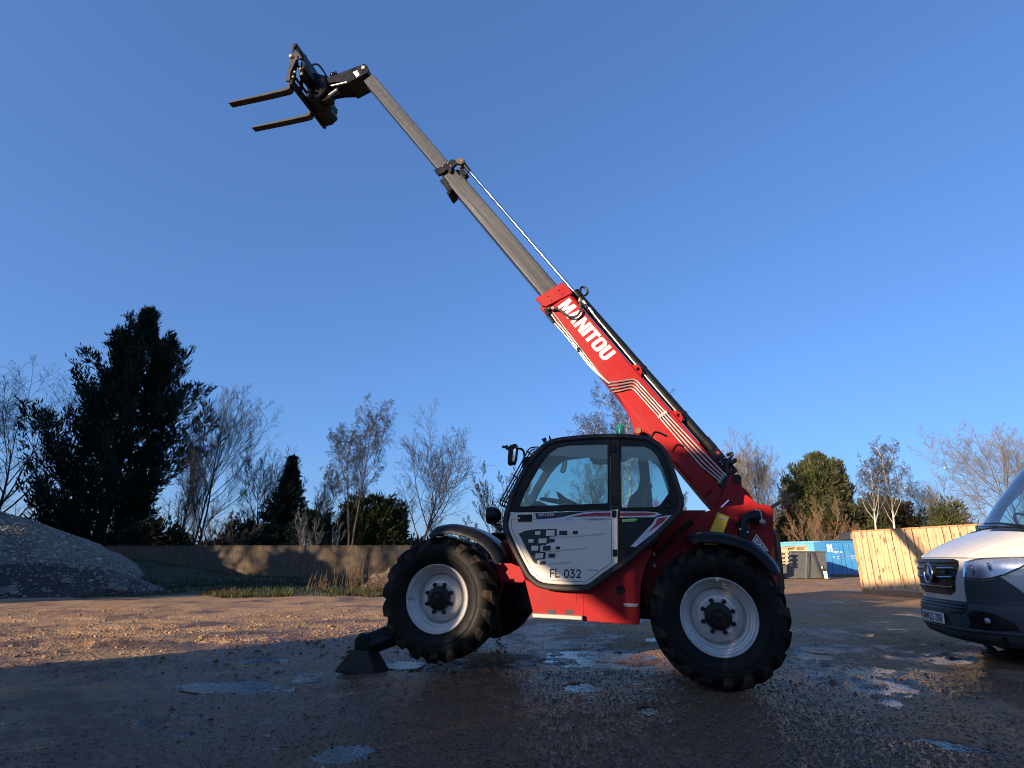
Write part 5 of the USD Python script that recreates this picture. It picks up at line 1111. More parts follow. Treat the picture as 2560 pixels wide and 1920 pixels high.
for g in GL:
    m = prism(g, 0, .1); v = np.asarray(m.vertices); P = o2 + (v[:, :1] / WD) * (al2 - o2) + v[:, 2:3] * uu
    V = np.column_stack([P[:, 0], .1505 + v[:, 1] * .02, P[:, 1]]); t = trimesh.Trimesh(V, m.faces, process=False)
    if t.volume < 0: t = trimesh.Trimesh(V, np.asarray(m.faces)[:, ::-1], process=False)
    obj('boom_letter', t, M['cream'], boom)
# hydraulic lines on the near face
for k in range(4):
    d = k * 20
    path = [(548 + d * .55, 764 + d * 1.1 - 2), (612 + d * .3, 760 + d * 1.05), (742 - d * .33, 738 + d), (960 - d * .75, 980 + d * .55), (1262 - d * 1.05, 1300 + d * .72), (1352 - d * .55, 1392 + d * .80)]
    P = cB.p3(path, .172); P[0, 1] = .155
    obj('hydraulic_pipe', bent(P, .0095, 8, .06), M['pipe'], boom)
obj('pipe_clamp', cat(hull(np.vstack([cB.p3([(892, 1000), (955, 955), (965, 972), (903, 1016)], y) for y in (.152, .190)]))), M['galv'], boom)
for k, (x, y) in enumerate([(1352, 1392), (1340, 1408), (1328, 1424), (1314, 1440)]):
    P = cB.p3([(x, y), (x + 16, y + 22)], .175); obj('pipe_coupling', cyl(P[0], P[1], .019, 10), M['galv'], boom)
    H = cB.p3([(x + 14, y + 20), (x + 55, y + 95 - k * 3), (x + 85, y + 170), (x + 92 - k * 4, y + 260)], .20 - .012 * k); obj('hydraulic_hose', tube(spline(H, 6), .021, 10), M['hose'], boom)
for k in range(2):                                                  # two lines along the lower edge
    P = cB.p3([(150 + k * 14, 300 - k * 8), (185 + k * 16, 355 - k * 6), (235 + k * 16, 410 - k * 6), (345 + k * 10, 545 - k * 6), (440 + k * 10, 665 - k * 6), (560 + k * 6, 772)], .135 + .03 * k); obj('hydraulic_pipe', tube(spline(P, 5), .010, 8), M['pipe'], boom)
obj('edge_strip', tube(cB.p3([(165, 268), (350, 510), (520, 735)], .156), .006, 6), M['pipe'], boom)
obj('pipe_clip', hull(np.vstack([cB.p3([(337, 522), (352, 518), (354, 545), (340, 550)], y) for y in (.12, .185)])), M['black'], boom)
obj('hydraulic_hose', tube(spline(cT.p3([(330, 575), (420, 560), (500, 565), (570, 605), (650, 670), (740, 708), (820, 700), (880, 650), (912, 570), (905, 470), (900, 430)], .205), 5), .016, 10), M['hose'], boom)
obj('hose_fitting', cat(cyl(*cT.p3([(405, 560), (452, 552)], .205), .021, 10), cyl(*cT.p3([(890, 450), (900, 405)], .19), .02, 10)), M['galv'], boom)
obj('valve_block', cat(hull(np.vstack([cT.p3([(270, 560), (400, 560), (410, 620), (340, 700), (300, 650)], y) for y in (.06, .17)])), cyl(*cT.p3([(330, 670), (440, 800)], .15), .02, 8)), M['black'], boom)
obj('valve_block', cat(hull(np.vstack([cP.p3([(560, 830), (625, 795), (690, 850), (690, 920), (640, 960), (590, 920)], y) for y in (-.03, .08)]))), M['black'], boom)
obj('hydraulic_hose', cat(tube(spline(cP.p3([(690, 820), (760, 790), (770, 820), (720, 900), (690, 1000), (700, 1090)], .09), 5), .018, 8), cyl(*cP.p3([(745, 945), (830, 880)], .09), .026, 10)), M['hose'], boom)
for p in cP.p3([(666, 862), (596, 916), (627, 955)], .085): obj('block_bolt', sphere(p, .012, 1), M['galv'], boom)
for p in cP.p3([(565, 790), (738, 1038)], .03): obj('port_cap', sphere(p, .030, 2), M['red_print'], boom)
obj('cylinder_pivot', cat(prism(bq(1.40, 1.78, 1.43, 1.56), -.05, .05, .01)), M['black'], boom)
# jib head that carries the forks
jib = thing('boom_head', parent=TH)
jp = cJ([(1948, 390), (1985, 420), (2012, 480), (1992, 520), (1712, 665), (1700, 640), (1520, 650), (1345, 680), (1240, 640), (1255, 560), (1340, 610), (1560, 540)], .105)
for y0_, y1_ in ((.095, .125), (-.235, -.205)): obj('head_plate', prism(rounded(jp, .01), y0_, y1_, .005), M['black'], jib)
jin = rounded(Polygon(jp).buffer(-.012), .01)
obj('head_casting', prism(jin, -.204, .094, .004), M['black'], jib)
obj('head_tail', prism(rounded(cJ([(1400, 640), (1255, 560), (1230, 640), (1300, 900), (1400, 905), (1480, 860), (1450, 720)], .06), .02), -.08, .08, .012), M['black'], jib)
obj('head_sticker', prism(cJ([(1780, 500), (1840, 475), (1872, 532), (1836, 572)], .127), .1245, .127), M['white'], jib)
obj('head_pin', cat(cyl(*[np.array([*cJ.p3([(1925, 440)], .13)[0][[0]], y, cJ.p3([(1925, 440)], .13)[0][2]]) for y in (-.14, .14)], .035, 18), sphere(cJ.p3([(1910, 412)], .13)[0], .014, 1)), M['galv'], jib)
obj('tilt_linkage', cat(cyl(*cJ.p3([(1700, 640), (1480, 690)], .115), .016, 8), cyl(*cJ.p3([(1560, 745), (1450, 825)], .10), .022, 12)), M['galv'], jib)
obj('tilt_cylinder', cat(cyl(*cJ.p3([(1590, 740), (1400, 840)], .03), .05, 18), cyl(*cJ.p3([(1700, 650), (1360, 700)], .0), .055, 18)), M['black'], jib)
obj('head_valve', cat(sphere(cJ.p3([(1510, 545)], .06)[0], .055, 2), cyl(*cJ.p3([(1450, 620), (1560, 510)], .06), .028, 12), cyl(*cJ.p3([(1530, 520), (1550, 485)], .08), .012, 8)), M['black'], jib)
obj('grease_fitting', cyl(*cJ.p3([(1590, 540), (1635, 515)], .10), .018, 8), M['galv'], jib)

# ---- fork carriage: runs across the machine; a along the forks, b up their backs, from the heel
car = thing('fork_carriage', parent=TH)
TA = math.radians(-3.2); HE = np.array([6.262, 8.395]); ca_, cb_ = np.array([math.cos(TA), math.sin(TA)]), np.array([-math.sin(TA), math.cos(TA)])
def cc2(a, b): return HE + ca_ * a + cb_ * b
def cpoly_(p): return Polygon([cc2(*q) for q in p]).buffer(0)
def c3_(a, b, y): q = cc2(a, b); return (q[0], y, q[1])
def cbar(a0, a1, b0, b1, y0, y1, c=.008): return prism(cpoly_([(a0, b0), (a1, b0), (a1, b1), (a0, b1)]), y0, y1, c)
HW = .52
obj('top_rail', cbar(-.075, -.015, .86, .93, -HW, HW), M['black'], car)
obj('lower_rail', cbar(-.10, -.045, .02, .13, -HW, HW), M['black'], car)
obj('middle_rail', cbar(-.10, -.07, .215, .25, -HW, HW, .004), M['black'], car)
obj('rear_rail', cbar(-.30, -.24, .30, .40, -HW, HW), M['black'], car)
sd = Polygon(cK([(358, 146), (400, 140), (404, 165), (375, 298), (455, 296), (500, 340), (532, 396), (470, 404), (425, 432), (385, 520), (332, 640), (322, 790), (250, 790), (275, 640), (310, 480), (322, 380)], .5)).buffer(0)
sd = sd.difference(Point(*cK([(462, 380)], .5)[0]).buffer(.018))
for s in (1, -1): obj('side_plate', prism(sd, s * (HW - .03), s * HW, .004), M['fork_steel'], car)
for s in (1, -1): obj('side_brace', prism(cpoly_([(-.05, .90), (-.02, .90), (-.28, .32), (-.31, .36)]), s * (HW - .06), s * (HW - .035), .003), M['black'], car)
for y in (-.36, -.16, .10, .30): obj('upright', cbar(-.125, -.075, .03, .88, y - .02, y + .02, .005), M['black'], car)
obj('tilt_block', prism(rounded(cpoly_([(-.10, .05), (-.10, .66), (-.24, .62), (-.44, .50), (-.50, .22), (-.40, .08), (-.24, .02)]), .03), -.15, .15, .015), M['black'], car)
obj('back_plate', prism(cpoly_([(-.13, .28), (-.13, .80), (-.16, .80), (-.22, .30)]), -.42, .42, .006), M['black'], car)
obj('lower_bracket', prism(rounded(cpoly_([(-.10, .02), (-.10, .30), (-.30, .28), (-.36, .12), (-.24, .02)]), .03), -HW + .04, -.14, .02), M['black'], car)
obj('fork_shaft', cyl(c3_(-.02, .62, -HW - .03), c3_(-.02, .62, HW + .03), .024, 14), M['fork_steel'], car)
for s in (1, -1):
    o_ = c3_(-.02, .62, s * (HW + .015)); obj('shaft_nut', moved(lathe([(.001, .03), (.026, .03), (.04, .012), (.042, -.01), (.001, -.01)], 6), np.diag([1, s, 1]), o_), M['brass'], car)
def fork(y):
    L = [(-.042, .70), (.0, .70), (.004, .06), (.014, .022), (.045, .004), (.45, .0), (1.12, -.004), (1.165, -.010), (1.165, -.032), (.45, -.048), (.03, -.048), (-.022, -.036), (-.040, .0)]
    obj('fork', cat(prism(cpoly_(L), y - .055, y + .055, .003), cyl(c3_(-.02, .62, y - .06), c3_(-.02, .62, y + .06), .042, 16)), M['fork_steel'], car)
fork(.44); fork(-.15)
for (a_, b_) in ((-.10, .30), (-.20, .34), (-.24, .22), (-.08, .20)): obj('carriage_bolt', cyl(c3_(a_, b_, HW - .04), c3_(a_, b_, HW - .01), .018, 8), M['brass'], car)
obj('carriage_hose', cat(tube(spline([c3_(-.45, .5, .1), c3_(-.38, .60, .3), c3_(-.25, .45, .40), c3_(-.22, .28, .44)], 5), .016, 8), tube(spline([c3_(-.45, .2, -.1), c3_(-.3, .1, -.3), c3_(-.2, .2, -.4)], 5), .016, 8)), M['hose'], car)
# ---- cab
cab = thing('cab', parent=TH)
YN, YF = 1.10, .22
outA = [(560, 300), (620, 262), (700, 238), (850, 220), (1000, 209), (1200, 206), (1400, 220), (1460, 240), (1520, 275), (1570, 325), (1615, 400), (1655, 515), (1695, 640), (1722, 720), (1728, 780), (1715, 830), (1680, 880), (1500, 1060),
        (1300, 1240), (1100, 1385), (1000, 1460), (940, 1490), (880, 1493), (700, 1487), (590, 1475), (520, 1452), (470, 1410), (430, 1370), (340, 1200), (262, 1030), (246, 970), (250, 900), (300, 720), (370, 560), (470, 400)]
def pA(pts, Y=YN): return Polygon(cA(pts, Y)).buffer(0)
outer = Polygon(spline(cA(outA, YN), 3, True)).buffer(0)
inner = outer.buffer(-.052, quad_segs=6)
inset = inner.buffer(.004)
obj('cab_frame', prism(outer.difference(inner).simplify(.001), 1.035, YN, .014), M['frame_grey'], cab, label='dark grey cab safety frame')
far_ring = outer.difference(outer.buffer(-.085)).simplify(.002)
obj('cab_frame', prism(far_ring, YF, YF + .06, .01), M['beige'], cab, label='pale inner pillar of the cab')
up_half = pA([(100, -200), (2000, -200), (2000, 470), (1700, 470), (1400, 330), (700, 330), (520, 420), (100, 420)])
roof = outer.buffer(-.004).difference(outer.buffer(-.045)).intersection(up_half)
obj('cab_roof', prism(roof.simplify(.002), YF + .062, 1.033), M['black_satin'], cab)
head = outer.buffer(-.047).difference(outer.buffer(-.100)).intersection(pA([(560, -200), (1640, -200), (1640, 380), (1400, 330), (700, 330), (560, 330)]))
obj('headliner', prism(head.simplify(.002), YF + .062, 1.02), M['beige'], cab)
low = outer.buffer(-.03).intersection(pA([(0, 862), (2500, 862), (2500, 2000), (0, 2000)]))
obj('cab_lower_body', prism(low.simplify(.002), YF, 1.030), M['black'], cab)
obj('roof_console', prism(cA([(955, 330), (1120, 330), (1120, 455), (985, 455), (960, 420)], .55), .5, .60, .01), M['beige'], cab)
obj('sun_blind', prism(cA([(1200, 300), (1420, 300), (1410, 430), (1380, 405), (1300, 398), (1250, 430), (1205, 430)], .5), .46, .50, .008), M['seat'], cab)
# front and rear panes between the hoops
fr = np.array([[*p] for p in spline(cA([(585, 320), (470, 425), (380, 570), (310, 725), (268, 880)], YN), 4)])
obj('windscreen', sheet(np.stack([np.column_stack([fr[:, 0], np.full(len(fr), y), fr[:, 1]]) for y in (YF + .07, 1.03)], 1)), M['glass_far'], cab, smooth=True)
rr_ = spline(cA([(1560, 350), (1605, 440), (1660, 580), (1700, 720)], YN), 4)
obj('rear_window', sheet(np.stack([np.column_stack([rr_[:, 0], np.full(len(rr_), y), rr_[:, 1]]) for y in (YF + .07, 1.03)], 1)), M['glass_far'], cab, smooth=True)
farg = outer.buffer(-.08).intersection(pA([(0, -200), (2500, -200), (2500, 860), (0, 860)]))
obj('far_window', prism(farg.simplify(.002), YF + .025, YF + .031), M['glass_far'], cab)
# door
door = thing('door', parent=TH)
DY = 1.080
white = inset.buffer(-.010).intersection(pA([(100, 850), (350, 850), (700, 842), (1186, 826), (1186, 1700), (100, 1700)]))
white = rounded(white, .012)
obj('door_panel', prism(white, 1.045, DY, .008), M['white_panel'], door)
pressed = white.buffer(-.030).intersection(pA([(100, 900), (1135, 900), (1140, 1700), (100, 1700)]))
groove = pressed.difference(pressed.buffer(-.0045))
obj('panel_groove', prism(groove.simplify(.0005), DY - .001, DY + .0012), M['dark_print'], door)
belt = inset.buffer(-.004).intersection(pA([(100, -300), (1122, -300), (1122, 832), (700, 838), (350, 846), (100, 846)]))
gl = rounded(pA([(378, 798), (425, 690), (480, 585), (560, 450), (625, 365), (690, 318), (780, 300), (900, 295), (1098, 290), (1103, 772), (700, 788)]), .014)
obj('door_surround', prism(belt.difference(gl).simplify(.0008), 1.052, 1.076, .004), M['black'], door)
obj('door_pane', prism(gl.buffer(.006), 1.060, 1.066), M['glass'], door)
pill = inset.buffer(-.002).intersection(pA([(1124, -300), (1205, -300), (1205, 820), (1190, 826), (1190, 1700), (1186, 1262), (1186, 822), (1124, 828)]))
obj('door_pillar', prism(cA([(1124, 262), (1204, 262), (1206, 1250), (1188, 1268), (1187, 822), (1124, 826)], YN), 1.040, 1.082, .006), M['black'], cab)
for y0, y1, x0 in ((300, 356, 1136), (725, 785, 1150), (832, 888, 1136), (1150, 1206, 1146)):
    obj('hinge', prism(cA([(x0, y0), (x0 + 34, y0), (x0 + 34, y1), (x0, y1)], YN), 1.07, 1.100, .006), M['black_satin'], door)
hr = cA([(358, 872), (372, 862), (485, 860), (498, 870), (494, 925), (484, 932), (372, 932), (360, 922)], DY)
obj('handle_surround', prism(rounded(hr, .008), DY - .002, DY + .004, .002), M['white_panel'], door)
obj('door_handle', cat(prism(rounded(cA([(372, 868), (490, 866), (488, 926), (374, 926)], DY), .006), DY + .001, DY + .0075, .002), prism(cA([(444, 872), (470, 872), (468, 920), (442, 920)], DY), DY + .005, DY + .018, .004)), M['black'], door)
kl = cA.p3([(387, 897)], DY)[0]; obj('door_lock', moved(lathe([(.001, .013), (.009, .013), (.011, .010), (.011, 0)], 14), t=(kl[0], DY + .001, kl[2])), M['chrome'], door)
P_ = lambda pts, h, m, name='door_decal', par=None, base=DY - .0005: obj(name, prism(Polygon(cA(pts, DY)).buffer(0), base, DY + h), M[m], par or door)
P_([(512, 856), (1128, 832), (1128, 845), (1000, 846), (900, 858), (800, 880), (690, 897), (560, 905), (525, 906)], .0010, 'dark_print')
P_([(500, 946), (525, 906), (640, 899), (740, 886), (840, 862), (930, 845), (1128, 839), (1128, 852), (950, 858), (860, 877), (760, 904), (650, 918), (542, 922), (534, 934), (650, 928), (780, 908), (900, 889), (1128, 884), (1128, 894), (910, 900), (790, 922), (660, 940)], .0016, 'silver_print')
P_([(800, 886), (900, 863), (1000, 852), (1128, 850), (1128, 880), (950, 882), (860, 886)], .0022, 'red_print')
a = cA([(540, 880), (668, 876), (540, 858)], DY); obj('door_lettering', text_at('MT1030', a[0], a[1], a[2], DY + .001, True), M['silver_print'], door)
a = cA([(950, 917), (1076, 914), (950, 903)], DY); obj('door_lettering', text_at('COMFORT', a[0], a[1], a[2], DY), M['dark_print'], door)
# moulded fins and the cut-out pattern
def fin(x0, x1, yc, h): return [(x0, yc + 2), (x0 + 60, yc - h * .62), (x0 + 170, yc - h * .95), ((x0 + x1) / 2, yc - h), (x1 - 150, yc - h * .62), (x1 - 30, yc - h * .22), (x1, yc), (x1 - 40, yc + h * .30), (x1 - 200, yc + h * .75), ((x0 + x1) / 2, yc + h), (x0 + 150, yc + h * .92), (x0 + 50, yc + h * .55)]
for f_ in (fin(378, 1088, 1018, 36), fin(436, 932, 1137, 33), fin(498, 812, 1250, 34)):
    g_ = Polygon(spline(cA(f_, DY), 4, True)).buffer(0); obj('door_moulding', prism(g_.simplify(.0005), DY - .002, DY + .005, .0045), M['white_panel'], door, smooth=60)
dark = [(380, 1022), (430, 999), (520, 986), (690, 984), (690, 1042), (632, 1046), (628, 1100), (596, 1104), (610, 1120), (575, 1112), (556, 1124), (552, 1170), (600, 1172), (594, 1228), (548, 1230), (530, 1240), (528, 1268), (505, 1256), (488, 1230), (440, 1135), (396, 1050)]
P_(dark, .0062, 'dark_print', 'vent_pattern')
for x0, y0, x1, y1 in ((515, 1002, 559, 1031), (604, 993, 674, 1040), (461, 1067, 502, 1095), (544, 1062, 609, 1099), (484, 1121, 541, 1160), (518, 1181, 581, 1222)):
    q = rounded(Polygon(cA([(x0, y0), (x1, y0 - 1), (x1 - 3, y1), (x0 - 3, y1 + 1)], DY)).buffer(0), .004); obj('vent_square', prism(q, DY + .001, DY + .0085, .001), M['white_panel'], door)
for x0, y0, x1, y1 in ((712, 998, 776, 1033), (822, 1000, 863, 1026), (634, 1066, 674, 1091), (579, 1121, 642, 1159), (684, 1126, 719, 1149), (624, 1184, 676, 1216), (556, 1247, 601, 1273)):
    q = Polygon(cA([(x0, y0), (x1, y0 - 1), (x1 - 3, y1), (x0 - 3, y1 + 1)], DY)).buffer(0); obj('vent_square', prism(q, DY + .001, DY + .0075), M['dark_print'], door, label='dark square of the door vent pattern')
for txt, a_ in (('FL', [(628, 1376), (712, 1378), (628, 1308)]), ('032', [(742, 1380), (887, 1382), (742, 1312)])):
    a = cA(a_, DY); obj('door_lettering', text_at(txt, a[0], a[1], a[2], DY, True), M['dark_print'], door)
P_([(934, 1316), (1028, 1318), (1028, 1322), (934, 1320)], .001, 'dark_print', 'door_scratch')
# rear quarter
quart = inset.buffer(-.004).intersection(pA([(1206, -300), (2500, -300), (2500, 2000), (1190, 2000), (1190, 1270), (1206, 1250)]))
rg = rounded(pA([(1210, 305), (1400, 308), (1455, 330), (1500, 380), (1545, 470), (1602, 640), (1600, 690), (1560, 745), (1525, 790), (1485, 804), (1216, 808)]), .012)
lw = rounded(pA([(1222, 890), (1470, 890), (1482, 905), (1310, 1125), (1295, 1134), (1226, 1130)]), .01)
obj('rear_quarter_panel', prism(quart.difference(rg).difference(lw).simplify(.0008), 1.052, 1.076, .004), M['black'], cab)
obj('rear_quarter_pane', prism(rg.buffer(.006), 1.060, 1.066), M['glass'], cab)
obj('lower_quarter_pane', prism(lw.buffer(.006), 1.058, 1.068), M['glass_dark'], cab)
QY = 1.0765
P2 = lambda pts, h, m, name='quarter_decal': obj(name, prism(Polygon(cA(pts, QY)).buffer(0), QY - .001, QY + h), M[m], cab)
P2([(1200, 842), (1400, 842), (1500, 848), (1542, 866), (1520, 872), (1480, 888), (1200, 890)], .001, 'silver_print')
P2([(1200, 850), (1400, 850), (1500, 856), (1490, 866), (1420, 876), (1200, 878)], .002, 'red_print')
P2([(1490, 900), (1505, 888), (1622, 868), (1605, 910), (1560, 950), (1330, 1132), (1290, 1126), (1470, 935)], .001, 'silver_print')
P2([(1505, 905), (1520, 896), (1590, 884), (1560, 925), (1420, 1020), (1490, 945)], .002, 'red_print')
P2([(1222, 905), (1320, 897), (1352, 906), (1320, 922), (1222, 928)], .0015, 'green_print', 'green_sticker')
sk = cA.p3([(1495, 776)], 1.068)[0]
obj('round_sticker', moved(lathe([(.001, .002), (.036, .002), (.036, -.001)], 24), t=(sk[0], 1.0665, sk[2])), M['white'], cab); obj('sticker_print', box(sk[0] - .014, sk[0] + .014, 1.069, 1.0695, sk[2] - .014, sk[2] + .014), M['silver_print'], cab)
obj('square_sticker', prism(cA([(1222, 780), (1258, 782), (1258, 812), (1222, 812)], 1.068), 1.0665, 1.069), M['white'], cab)
sp = cA.p3([(1590, 783)], 1.08)[0]; obj('side_speaker', moved(lathe([(.001, .006), (.02, .006), (.034, .010), (.042, .004), (.042, -.01)], 24), t=(sp[0], 1.076, sp[2])), M['black_satin'], cab)
# inside
seat = thing('driver_seat', parent=TH)
sb = rounded(cA([(1262, 830), (1290, 742), (1350, 682), (1368, 610), (1388, 578), (1420, 572), (1442, 588), (1436, 622), (1424, 700), (1404, 830)], .62), .02)
obj('seat_back', prism(sb, .42, .84, .03), M['seat'], seat); obj('seat_cushion', prism(rounded(cA([(1180, 850), (1400, 820), (1400, 900), (1180, 900)], .62), .02), .42, .84, .03), M['seat'], seat)
hc_ = cA.p3([(1440, 606), (1462, 620), (1470, 652)], .6); obj('seat_cloth', hull(np.vstack([hc_ + [0, -.05, 0], hc_ + [0, .05, .0], hc_ + [.015, 0, .01]])), M['beige'], seat)
stg = thing('steering_wheel', parent=TH)
c3 = cA.p3([(705, 762)], .64)[0]
ring = np.array([[.20 * math.cos(t), .20 * math.sin(t), .0] for t in np.linspace(0, 2 * PI, 40)])
tl = math.radians(-7); ring = ring @ np.array([[math.cos(tl), 0, math.sin(tl)], [0, 1, 0], [-math.sin(tl), 0, math.cos(tl)]]).T + c3
obj('wheel_rim', tube(ring, .014, 8), M['black'], stg); obj('wheel_spoke', cat(tube([c3 + [-.19, 0, -.02], c3 + [.19, 0, .02]], .010, 6), tube([c3 + [0, -.19, 0], c3 + [0, .19, 0]], .010, 6)), M['black'], stg)
obj('steering_column', prism(cA([(690, 680), (712, 690), (770, 735), (850, 770), (860, 780), (800, 800), (700, 860), (705, 800), (725, 770)], .66), .58, .74, .015), M['black_satin'], stg)
kb = cA.p3([(766, 768)], .745)[0]; obj('column_knob', moved(lathe([(.001, .01), (.014, .01), (.018, 0)], 14), t=kb), M['cream'], stg)
dm = rounded(cA([(480, 830), (540, 770), (580, 772), (640, 800), (640, 900), (480, 900)], .6), .02); obj('dashboard', prism(dm, .35, .80, .02), M['black_satin'], cab)
im = rounded(cA([(738, 410), (760, 404), (776, 416), (775, 470), (760, 520), (745, 533), (724, 528), (718, 515), (732, 460)], .70), .02); obj('inside_mirror', prism(im, .70, .725, .008), M['beige'], cab)
obj('inside_mirror_glass', prism(im.buffer(-.008), .725, .7265), M['mirror'], cab)
# outside fittings
guard = thing('windscreen_guard', parent=TH)
l0, l1 = cM.p3([(820, 262), (330, 1150)], 1.0)
for k in range(8):
    y = .30 + k * .10
    a, b = np.array([l0[0] + .02, y, l0[2]]), np.array([l1[0] + .02, y, l1[2]])
    obj('guard_bar', bent([a + [-.10, 0, .015], a + [.0, 0, .01], b, b + [-.07, 0, -.03]], .0075, 6, .04), M['black'], guard)
for f_ in (.06, .5, .93): p = l0 * (1 - f_) + l1 * f_; obj('guard_rail', cyl((p[0] + .02, .26, p[2]), (p[0] + .02, 1.04, p[2]), .009, 8), M['black'], guard)
obj('guard_bracket', cat(hull(np.vstack([cM.p3([(680, 420), (760, 390), (830, 400), (760, 520), (700, 590), (665, 560)], y) for y in (1.03, 1.08)]))), M['black'], guard)
mir = thing('front_mirror', parent=TH)
my = 1.22
mb = rounded(cM([(480, 225), (540, 202), (598, 198), (598, 300), (585, 430), (558, 520), (462, 538), (452, 500), (462, 320)], my), .012)
obj('mirror_shell', prism(mb, my - .05, my + .05, .018), M['black_satin'], mir)
obj('mirror_face', prism(rounded(cM([(548, 300), (592, 262), (590, 320), (572, 470), (545, 505), (536, 470)], my), .008), my + .045, my + .053, .002), M['mirror'], mir)
obj('mirror_arm', tube(spline(cM.p3([(545, 330), (560, 285), (600, 268), (650, 268), (690, 300), (706, 360), (706, 430), (695, 500)], my - .06), 5), .012, 8), M['black'], mir)
obj('mirror_lamp', cat(hull(np.vstack([cM.p3([(382, 230), (430, 202), (470, 245), (470, 300), (420, 285)], y) for y in (my - .04, my + .03)])), cyl(*cM.p3([(358, 236), (392, 240)], my), .014, 8)), M['black_satin'], mir)
hl = thing('headlamp', parent=TH)
q = cM.p3([(195, 1330)], .95)[0]
sh_ = lathe([(.001, .10), (.03, .095), (.06, .07), (.075, .03), (.078, -.03), (.070, -.05), (.001, -.052)], 24, axis='x')
obj('lamp_shell', moved(sh_, np.diag([-1, 1, 1.15]), q), M['black_satin'], hl)
obj('lamp_glass', moved(lathe([(.001, .0), (.06, -.006), (.066, -.016)], 24, axis='x'), np.diag([1, 1, 1.15]), q + [.058, 0, 0]), M['lamp_lens'], hl)
obj('lamp_bracket', cat(tube(cM.p3([(195, 1430), (240, 1490), (340, 1580)], .98), .018, 8), tube(cM.p3([(180, 1470), (330, 1480), (350, 1560)], .95), .012, 8)), M['black'], hl)
for y in (1.0, .40):
    wl = thing('work_lamp', parent=TH)
    obj('lamp_shell', hull(np.vstack([cM.p3([(980, 112), (1045, 85), (1068, 130), (1010, 170)], yy) for yy in (y - .045, y + .045)])), M['black_satin'], wl)
    obj('lamp_stalk', cyl(*cM.p3([(1030, 130), (1060, 190)], y), .012, 8), M['black'], wl)
obj('aerial_stub', tube(cM.p3([(1108, 56), (1112, 90), (1125, 120)], 1.0), [.004, .009, .012], 8), M['black'], TH)
bc = cA.p3([(1209, 205)], .55)[0]
bcn = thing('beacon', parent=TH)
obj('beacon_dome', moved(lathe([(.001, .135), (.020, .133), (.036, .122), (.046, .10), (.050, .06), (.050, .0)][::-1], 28, axis='z'), t=bc + [0, 0, -.03]), M['green_beacon'], bcn, smooth=60)
obj('beacon_base', moved(lathe([(.062, -.06), (.062, .004), (.055, .012), (.001, .012)], 24, axis='z'), t=bc + [0, 0, -.03]), M['black'], bcn)
obj('roof_fitting', cat(tube(spline([(bc[0] - .32, .5, bc[2] - .06), (bc[0] - .38, .5, bc[2] + .02), (bc[0] - .5, .45, bc[2] - .02)], 5), .012, 8)), M['black'], TH)
# ================================================================== the van
VF = np.array([-.966, .257, 0.0]); VL = np.array([-.257, -.966, 0.0])   # its forward and left directions
VO = np.array([4.975, 7.0, 0.0])                                      # on the ground under the middle of its front bumper
VAN = thing('van', 'white panel van with dark grey bumper, its front half in view at the right edge', 'van', matrix=Gf.Matrix4d(*VF, 0, *VL, 0, 0, 0, 1, 0, *VO, 1))
# X forwards (0 at the bumper), Y left, Z up; a lofted front: along the middle line (u) and across (v from -1 right to 1 left)
ctr = [  # u, X, Z, half width, how far the corner sweeps back, corner drop
    (0.00, -.16, .22, .90, .40, .00), (0.06, -.02, .30, .92, .44, .00), (0.14, .0, .42, .945, .46, .00), (0.20, -.015, .56, .955, .47, .00), (0.235, -.045, .63, .96, .48, .00), (0.25, -.05, .655, .96, .49, .0),
    (0.34, -.055, .86, .965, .50, .00), (0.43, -.085, 1.03, .965, .52, .00), (0.47, -.115, 1.105, .96, .55, .01), (0.50, -.165, 1.155, .955, .56, .03), (0.58, -.34, 1.265, .95, .54, .06), (0.66, -.56, 1.36, .945, .50, .08), (0.72, -.73, 1.425, .94, .44, .09),
    (0.735, -.78, 1.445, .93, .40, .08), (0.83, -1.17, 1.88, .88, .32, .06), (0.92, -1.58, 2.31, .82, .28, .05), (0.95, -1.80, 2.45, .80, .25, .06), (1.0, -2.5, 2.60, .80, .18, .08)]
ctr = np.array(ctr)
from scipy.interpolate import PchipInterpolator
_ci = [PchipInterpolator(ctr[:, 0], ctr[:, k]) for k in range(1, 6)]
def vs(u, v, off=0.0):
    u, v = np.broadcast_arrays(np.asarray(u, float), np.asarray(v, float))
    def S(u, v):
        X, Z, hw, sw, dr = [c(u) for c in _ci]; a = np.abs(v)
        return np.stack([X - sw * (.22 * a ** 2 + .78 * a ** 4.5), hw * np.sign(v) * a ** .96, Z - dr * a ** 2.4], -1)
    P = S(u, v)
    if off:
        e = 1e-3; du = S(np.clip(u + e, 0, 1), v) - S(np.clip(u - e, 0, 1), v); dv = S(u, np.clip(v + e, -1, 1)) - S(u, np.clip(v - e, -1, 1)); N = np.cross(dv, du); N /= np.maximum(np.linalg.norm(N, axis=-1, keepdims=True), 1e-9)
        N = N * np.where(N[..., 0:1] < 0, -1, 1) if True else N
        P = P + N * off
    return P
def vpatch(u0, u1, nu, v0=-1, v1=1, nv=70, off=0.0, th=None):
    U, V = np.meshgrid(np.linspace(u0, u1, nu), np.linspace(v0, v1, nv), indexing='ij'); return sheet(vs(U, V, off), th)
